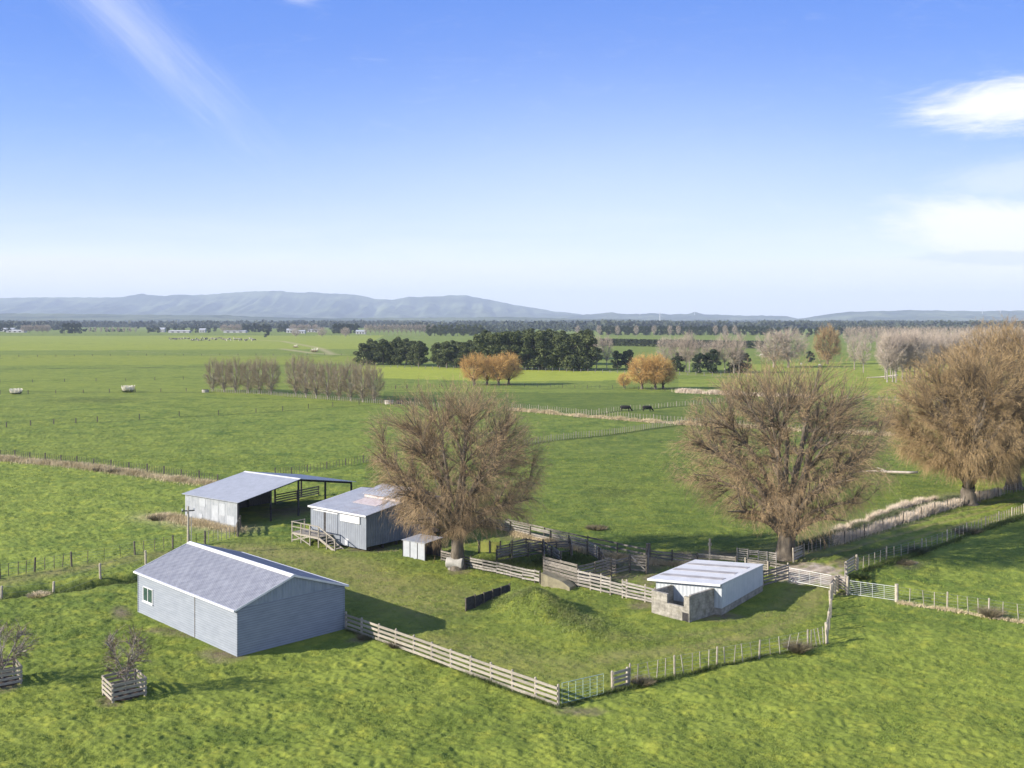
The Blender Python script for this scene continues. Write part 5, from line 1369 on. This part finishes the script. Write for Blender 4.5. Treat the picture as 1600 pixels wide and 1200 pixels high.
blades('dry_grass', 'pale reedy strip right of the round orange willow clump', [(1062, 613), (1160, 618), (1260, 622)], 2.4, 12000, 1.2, .10, M_dryw, 317)
blades('rank_grass', 'greener long grass at the foot of the lane fence', [(1342, 896), (1440, 865), (1540, 828), (1620, 800)], .6, 9000, .5, .035, M_dkg, 319)
blades('rank_grass', 'long grass growing along the foot of the front board fence', [(541, 985), (700, 1042), (872, 1105), (960, 1080), (1120, 1045), (1292, 1007)], .35, 9000, .32, .025, M_dkg, 321)
blades('rank_grass', 'long grass and weeds standing in the stock yards', [(740, 880), (800, 885), (850, 880), (900, 872), (960, 890)], 3.0, 14000, .4, .03, M_dkg, 323)
blades('mound_grass', 'coarse pale green grass on the rough mound', [(765, 945), (800, 950), (860, 965), (930, 995)], 2.6, 12000, .20, .03, M_mg, 327, lean=.6)
blades('rank_grass', 'dark long grass below the pen fences of the yards', [(800, 836), (918, 864), (1013, 880), (1100, 886)], .8, 9000, .5, .03, M_dry, 325)


def clump(name, label, px, py, r, h, n, mat, seed, cat, w=.03, extra=None):
    rg = np.random.default_rng(seed); x, y = G(px, py); a = rg.uniform(0, 6.28, n); rr = r * np.sqrt(rg.uniform(0, 1, n)) * .6
    p = np.stack([np.cos(a) * rr, np.sin(a) * rr, np.zeros(n)], 1); d = unit(np.stack([np.cos(a) * rr / r * 1.1 + rg.normal(0, .2, n), np.sin(a) * rr / r * 1.1 + rg.normal(0, .2, n), np.ones(n)], 1))
    L = h * rg.uniform(.5, 1.1, n); bend = np.concatenate([d[:, :2] * .5, np.full((n, 1), -.25)], 1)
    v, f = ribbons(p, d, L, np.full(n, w), bend, 4, seed, .7)
    if extra is None:
        o = link(name, mesh_np(name, v, f, mat), None, (x, y, gz(x, y))); tag(o, label, cat); return o
    t = empty(name, (x, y, gz(x, y)), 0, label, cat); link('leaves', mesh_np('leaves', v, f, mat), t)
    m2, nn, pl = extra; a = rg.uniform(0, 6.28, nn); rr = r * np.sqrt(rg.uniform(0, 1, nn))
    base = np.stack([np.cos(a) * rr * .8, np.sin(a) * rr * .8, h * rg.uniform(.3, .95, nn)], 1); d = unit(np.stack([np.cos(a) * .35, np.sin(a) * .35, np.ones(nn)], 1))
    v, f = ribbons(base, d, np.full(nn, pl * .8), np.full(nn, .17 if pl < 1.4 else .22), np.zeros((nn, 3)), 4, seed + 1, .5); link('plumes', mesh_np('plumes', v, f, m2), t)
    return t


clump('pampas_clump', 'white plumed pampas clump beside the far post fence, larger right one of two', 200, 613, 2.0, 1.2, 500, M_mg, 401, 'pampas', .08, (M_plume, 240, 1.3))
clump('pampas_clump', 'white plumed pampas clump near the left edge', 25, 616, 1.9, .9, 450, M_mg, 403, 'pampas', .08, (M_plume, 200, 1.1))
clump('pampas_clump', 'cream pampas clump on the far pale track left of centre', 491, 550, 2.6, 2.0, 500, M_dry, 405, 'pampas', .16, (M_plume, 45, 1.5))
clump('pampas_clump', 'small cream pampas clump left of the larger one on the far pale track', 462, 543, 2.0, 1.6, 400, M_dry, 407, 'pampas', .16, (M_plume, 36, 1.3))
clump('weed_clump', 'dark brown weed clump at the right end of the leaning batten fence', 1246, 1019, .75, .95, 900, M_weed, 411, 'weeds', .02)
clump('weed_clump', 'grey-brown weed clump in the right field fence', 1549, 964, .8, 1.0, 900, M_weed, 413, 'weeds', .02)
clump('weed_clump', 'brown weed clump where the board panel meets the batten fence', 1003, 1068, .9, .55, 700, M_weed, 415, 'weeds', .02)
clump('weed_clump', 'reddish weeds under the third bay of the front board fence', 619, 1013, .45, .75, 400, M_weed, 417, 'weeds', .02)
clump('weed_clump', 'reddish weeds at the foot of the board fence nearest the shed', 570, 998, .7, .45, 400, M_weed, 419, 'weeds', .02)
clump('weed_clump', 'dark scrubby weeds in front of the wing boards at the lane', 1345, 903, 1.0, .55, 700, M_dkg, 421, 'weeds', .03)
clump('weed_clump', 'brown brush lying in the field beside the lane fence', 1412, 880, 1.4, .35, 900, M_weed, 423, 'weeds', .03)
clump('weed_clump', 'dark bush growing through the lane fence, nearer one', 1432, 864, 1.1, .8, 700, M_bush, 425, 'weeds', .04)
clump('weed_clump', 'grey dead weeds in the lane fence, farther one', 1510, 835, 1.3, 1.0, 800, M_weed, 427, 'weeds', .03)
clump('weed_clump', 'dark thistle patch in the open field behind the yards', 932, 827, 1.5, .5, 700, M_weed, 429, 'weeds', .04)
clump('weed_clump', 'brown scrub at the left end of the barn grass', 246, 812, .9, .8, 600, M_weed, 431, 'weeds', .03)
clump('weed_clump', 'brown bush in the dry grass of the far batten fence, right one', 182, 739, 1.3, .9, 600, M_weed, 433, 'weeds', .05)
clump('weed_clump', 'brown bush in the dry grass of the far batten fence, left one', 155, 736, 1.0, .6, 500, M_weed, 435, 'weeds', .05)
clump('weed_clump', 'low brown brush heap at the ditch, left of the weatherboard shed', 60, 932, 1.2, .4, 500, M_dry, 437, 'weeds', .03)

x, y = G(608, 631); tr_ = empty('water_tank', (x, y, 0), .2, 'low pale concrete trough in the batten fence right of the poplar rows', 'trough')
m = MB(); m.tube([(0, 0, -.1), (0, 0, .95), (0, 0, .95), (0, 0, .6)], [1.1, 1.1, .95, .95], 18); m.build('basin', M_conc, tr_); m = MB(); m.box(1.9, 3.4, -.6, .6, -.05, .9); m.build('pump_cover', M_dark, tr_)
x, y = G(321, 613); tr_ = empty('water_tank', (x, y, 0), .1, 'low pale concrete trough at the left end of the poplar rows', 'trough')
m = MB(); m.tube([(0, 0, -.1), (0, 0, .8), (0, 0, .8), (0, 0, .5)], [1.0, 1.0, .9, .9], 18); m.build('basin', M_conc, tr_)
# fallen logs
x, y = G(1388, 742)
fl = empty('fallen_log', (x, y, .15), 0, 'bleached fallen willow limb lying in the field between the willows', 'log')
m = MB(); m.tube([(-4, 1.0, .15), (-2, .5, .3), (0, 0, .25), (2.5, -.4, .2), (3.8, -.5, .25)], [.05, .12, .18, .2, .16], 7); m.build('trunk', M_log, fl, smooth=True)
m = MB(); m.tube([(-1, .2, .3), (-2.4, -.4, .8), (-3.2, -.6, 1.0)], [.1, .06, .02], 5); m.tube([(0, 0, .3), (-1.2, 1.0, .7)], [.09, .03], 5); m.build('branch', M_log, fl, smooth=True)
x, y = G(1376, 592); m = MB(); m.tube([(-5, 0, .4), (0, .4, .5), (6, 0, 1.2)], [.1, .25, .35], 6); tag(m.build('leaning_trunk', M_log, None, (x, y, .1)), 'leaning pale trunk at the left front of the big leafless grove', 'log')

# ------------------------------------------------------------------ far buildings and turbines
def farm_building(px, py, w, d, h, rh, label, roof=None, wall=None, rz=0.0, door=True):
    x, y = G(px, py); t = empty('farm_building', (x, y, 0), rz, label, 'building')
    m = MB(); m.box(-w / 2, w / 2, -d / 2, d / 2, -.2, h); m.build('wall', wall or M_far_white, t)
    m = MB(); m.prism([(-d / 2 - .4, h - .05), (d / 2 + .4, h - .05), (0, h + rh)], 'x', -w / 2 - .4, w / 2 + .4); m.build('roof', roof or M_far_roof, t)
    m = MB()
    for i in range(3): m.box(-w * .35 + i * w * .28, -w * .35 + i * w * .28 + w * .12, -d / 2 - .06, -d / 2 - .02, .6, h * .75)
    m.build('window', M_dark, t)
farm_building(12, 518, 26, 12, 4.2, 2.4, 'white farm shed at the left edge under the pines')
farm_building(26, 519.5, 30, 12, 3.0, 1.6, 'long low pale shed just right of the left-edge farm shed', M_far_white)
farm_building(254, 519, 9, 8, 5, 3, 'small white gabled house among the far dark trees')
farm_building(281, 520, 34, 12, 2.8, 1.4, 'long white poultry-like shed among the far dark trees', M_far_white)
farm_building(317, 519.5, 10, 9, 4.5, 2.5, 'small pale house right of the long white far shed')
farm_building(368, 520, 36, 12, 2.8, 1.6, 'long pale shed left of the far dark wood', M_far_white)
farm_building(456, 520, 16, 10, 4.4, 2.6, 'white house with grey roof between the far woods')
farm_building(470, 521, 14, 10, 3.6, 1.8, 'pale low shed beside the white far house')
farm_building(564, 522, 14, 10, 4.0, 2.2, 'cream house right of the square far wood')
farm_building(490, 519, 20, 10, 3.6, 1.8, 'grey-roofed farmhouse among brown trees left of the square far wood')
for px, D, z0, hh, lb in [(1000, 9700, 55, 80, 'white wind turbine on the low hills, leftmost of those near centre'), (1085.5, 9700, 60, 78, 'white wind turbine beside the small peak'), (1031, 6500, 5, 62, 'nearer white wind turbine on the plain between two others'),
                          (1535, 8700, 78, 45, 'small white wind turbine on the right-hand plateau, left one'), (1563, 8700, 78, 45, 'small white wind turbine on the right-hand plateau, right one')]:
    x = (px - 800) / F * D; t = empty('wind_turbine', (x, D, z0), 0, lb, 'wind turbine', 'wind turbines')
    m = MB(); m.tube([(0, 0, -20), (0, 0, hh)], [2.6, 1.6], 8); m.build('tower', M_white, t)
    m = MB(); m.box(-2, 2, -4, 5, hh - .5, hh + 3.5); m.build('nacelle', M_white, t)
    for k_ in range(3):
        a = k_ * 2.094 + px; m = MB(); m.bar((0, -5, hh + 1.5), (math.sin(a) * hh * .5, -5, hh + 1.5 + math.cos(a) * hh * .5), 1.6, 1.0); m.build('blade', M_white, t)

# ------------------------------------------------------------------ pasture blades in front
rg = np.random.default_rng(77)
def sward(n, ylo, yhi, h, w, seed):
    rg = np.random.default_rng(seed)
    py = 500 + HC * F / np.sqrt(rg.uniform(0, 1, n) * (yhi ** 2 - ylo ** 2) + ylo ** 2); D = HC * F / (py - 500)
    u_ = rg.uniform(-.56, .56, n); x = u_ * D; y = D
    dn = vn(x / 1.1, y / .9, 51) * .6 + vn(x / .35, y / .3, 52) * .5
    keep = rg.uniform(0, 1, n) < dn ** 1.6 * 1.5
    for org, an, w_, l_ in ((A1, ang, Wd, Ln), (A2, ang2, W2, L2), (A3, ang3, D3, L3), (A5, ang5, LX, WY)):
        X_ = (x - org[0]) * math.cos(an) + (y - org[1]) * math.sin(an); Y_ = -(x - org[0]) * math.sin(an) + (y - org[1]) * math.cos(an)
        keep &= ~((X_ > -.1) & (X_ < w_ + .1) & (Y_ > -.1) & (Y_ < l_ + .1))
    px = 800 + F * x / y; pyy = 500 + HC * F / y
    for cx_, cy_, rx_, ry_ in [(1265, 893, 58, 14), (345, 1022, 36, 12), (910, 1112, 40, 7), (1000, 880, 60, 18), (1300, 905, 30, 10), (1130, 868, 50, 7)]:
        keep &= (((px - cx_) / rx_) ** 2 + ((pyy - cy_) / ry_) ** 2 > 1) | (rg.uniform(0, 1, n) < .15)
    keep &= rg.uniform(0, 1, n) > tracks(x, y) * .8
    x, y, dn = x[keep], y[keep], dn[keep]; n = len(x)
    nb3 = 3; x = np.repeat(x, nb3) + rg.normal(0, .06, n * nb3); y = np.repeat(y, nb3) + rg.normal(0, .06, n * nb3); dn = np.repeat(dn, nb3); n *= nb3
    mic = ((vn(x / .9, y / .7, 11) - .5) * .11 + (vn(x / .26, y / .22, 12) - .5) * .085 + (vn(x / 2.6, y / 2.2, 13) - .5) * .12)
    mic = mic * (1 - .8 * flat(x, y))
    p = np.stack([x, y, macro(x, y) + mic - .02], 1)
    d = unit(np.stack([rg.normal(0, .45, n), rg.normal(0, .45, n), np.ones(n)], 1)); L = h * (.45 + dn) * rg.uniform(.5, 1.1, n)
    return ribbons(p, d, L, np.full(n, w), np.concatenate([rg.normal(0, .35, (n, 2)), np.full((n, 1), -.25)], 1), 3, seed + 1, .85)


def blade_mat():
    m, n, p = new_mat('pasture_blades')
    pos = n.node('ShaderNodeNewGeometry').outputs['Position']
    c = n.mix(n.rng(n.noise(pos, .16, 5, .62), .34, .66), (.118, .178, .034), (.200, .258, .050))
    c = n.mix(n.rng(n.noise(n.map(pos, loc=(30, 11, 0)), .55, 5, .7), .50, .70, 0, .7), c, (.29, .32, .055))
    c = n.mix(n.rng(n.noise(n.map(pos, loc=(3, 51, 0)), .28, 6, .75), .60, .76, 0, .7), c, (.05, .10, .02))
    n.put(p, 'Base Color', c); p.inputs['Roughness'].default_value = .6; p.inputs['Specular IOR Level'].default_value = .2
    return m


v1, f1 = sward(210000, 44, 78, .13, .02, 501); v2, f2 = sward(130000, 78, 160, .17, .032, 503)
v, f = joinm([(v1, f1), (v2, f2)])
o = link('pasture_grass', mesh_np('pasture_grass', v, f, blade_mat())); tag(o, 'short uneven green pasture grass covering the near fields', 'grass'); o['kind'] = 'stuff'

# ------------------------------------------------------------------ haze
m = bpy.data.materials.new('haze_air'); m.use_nodes = True; nt = m.node_tree; nt.nodes.clear()
pv = nt.nodes.new('ShaderNodeVolumePrincipled'); om = nt.nodes.new('ShaderNodeOutputMaterial'); nt.links.new(pv.outputs[0], om.inputs['Volume'])
pv.inputs['Color'].default_value = (.66, .80, 1.0, 1); pv.inputs['Density'].default_value = 8.5e-5; pv.inputs['Anisotropy'].default_value = .0
mb = MB(); mb.box(-16000, 16000, -200, 15500, -9, 440); hz = mb.build('haze', m); hz['kind'] = 'stuff'
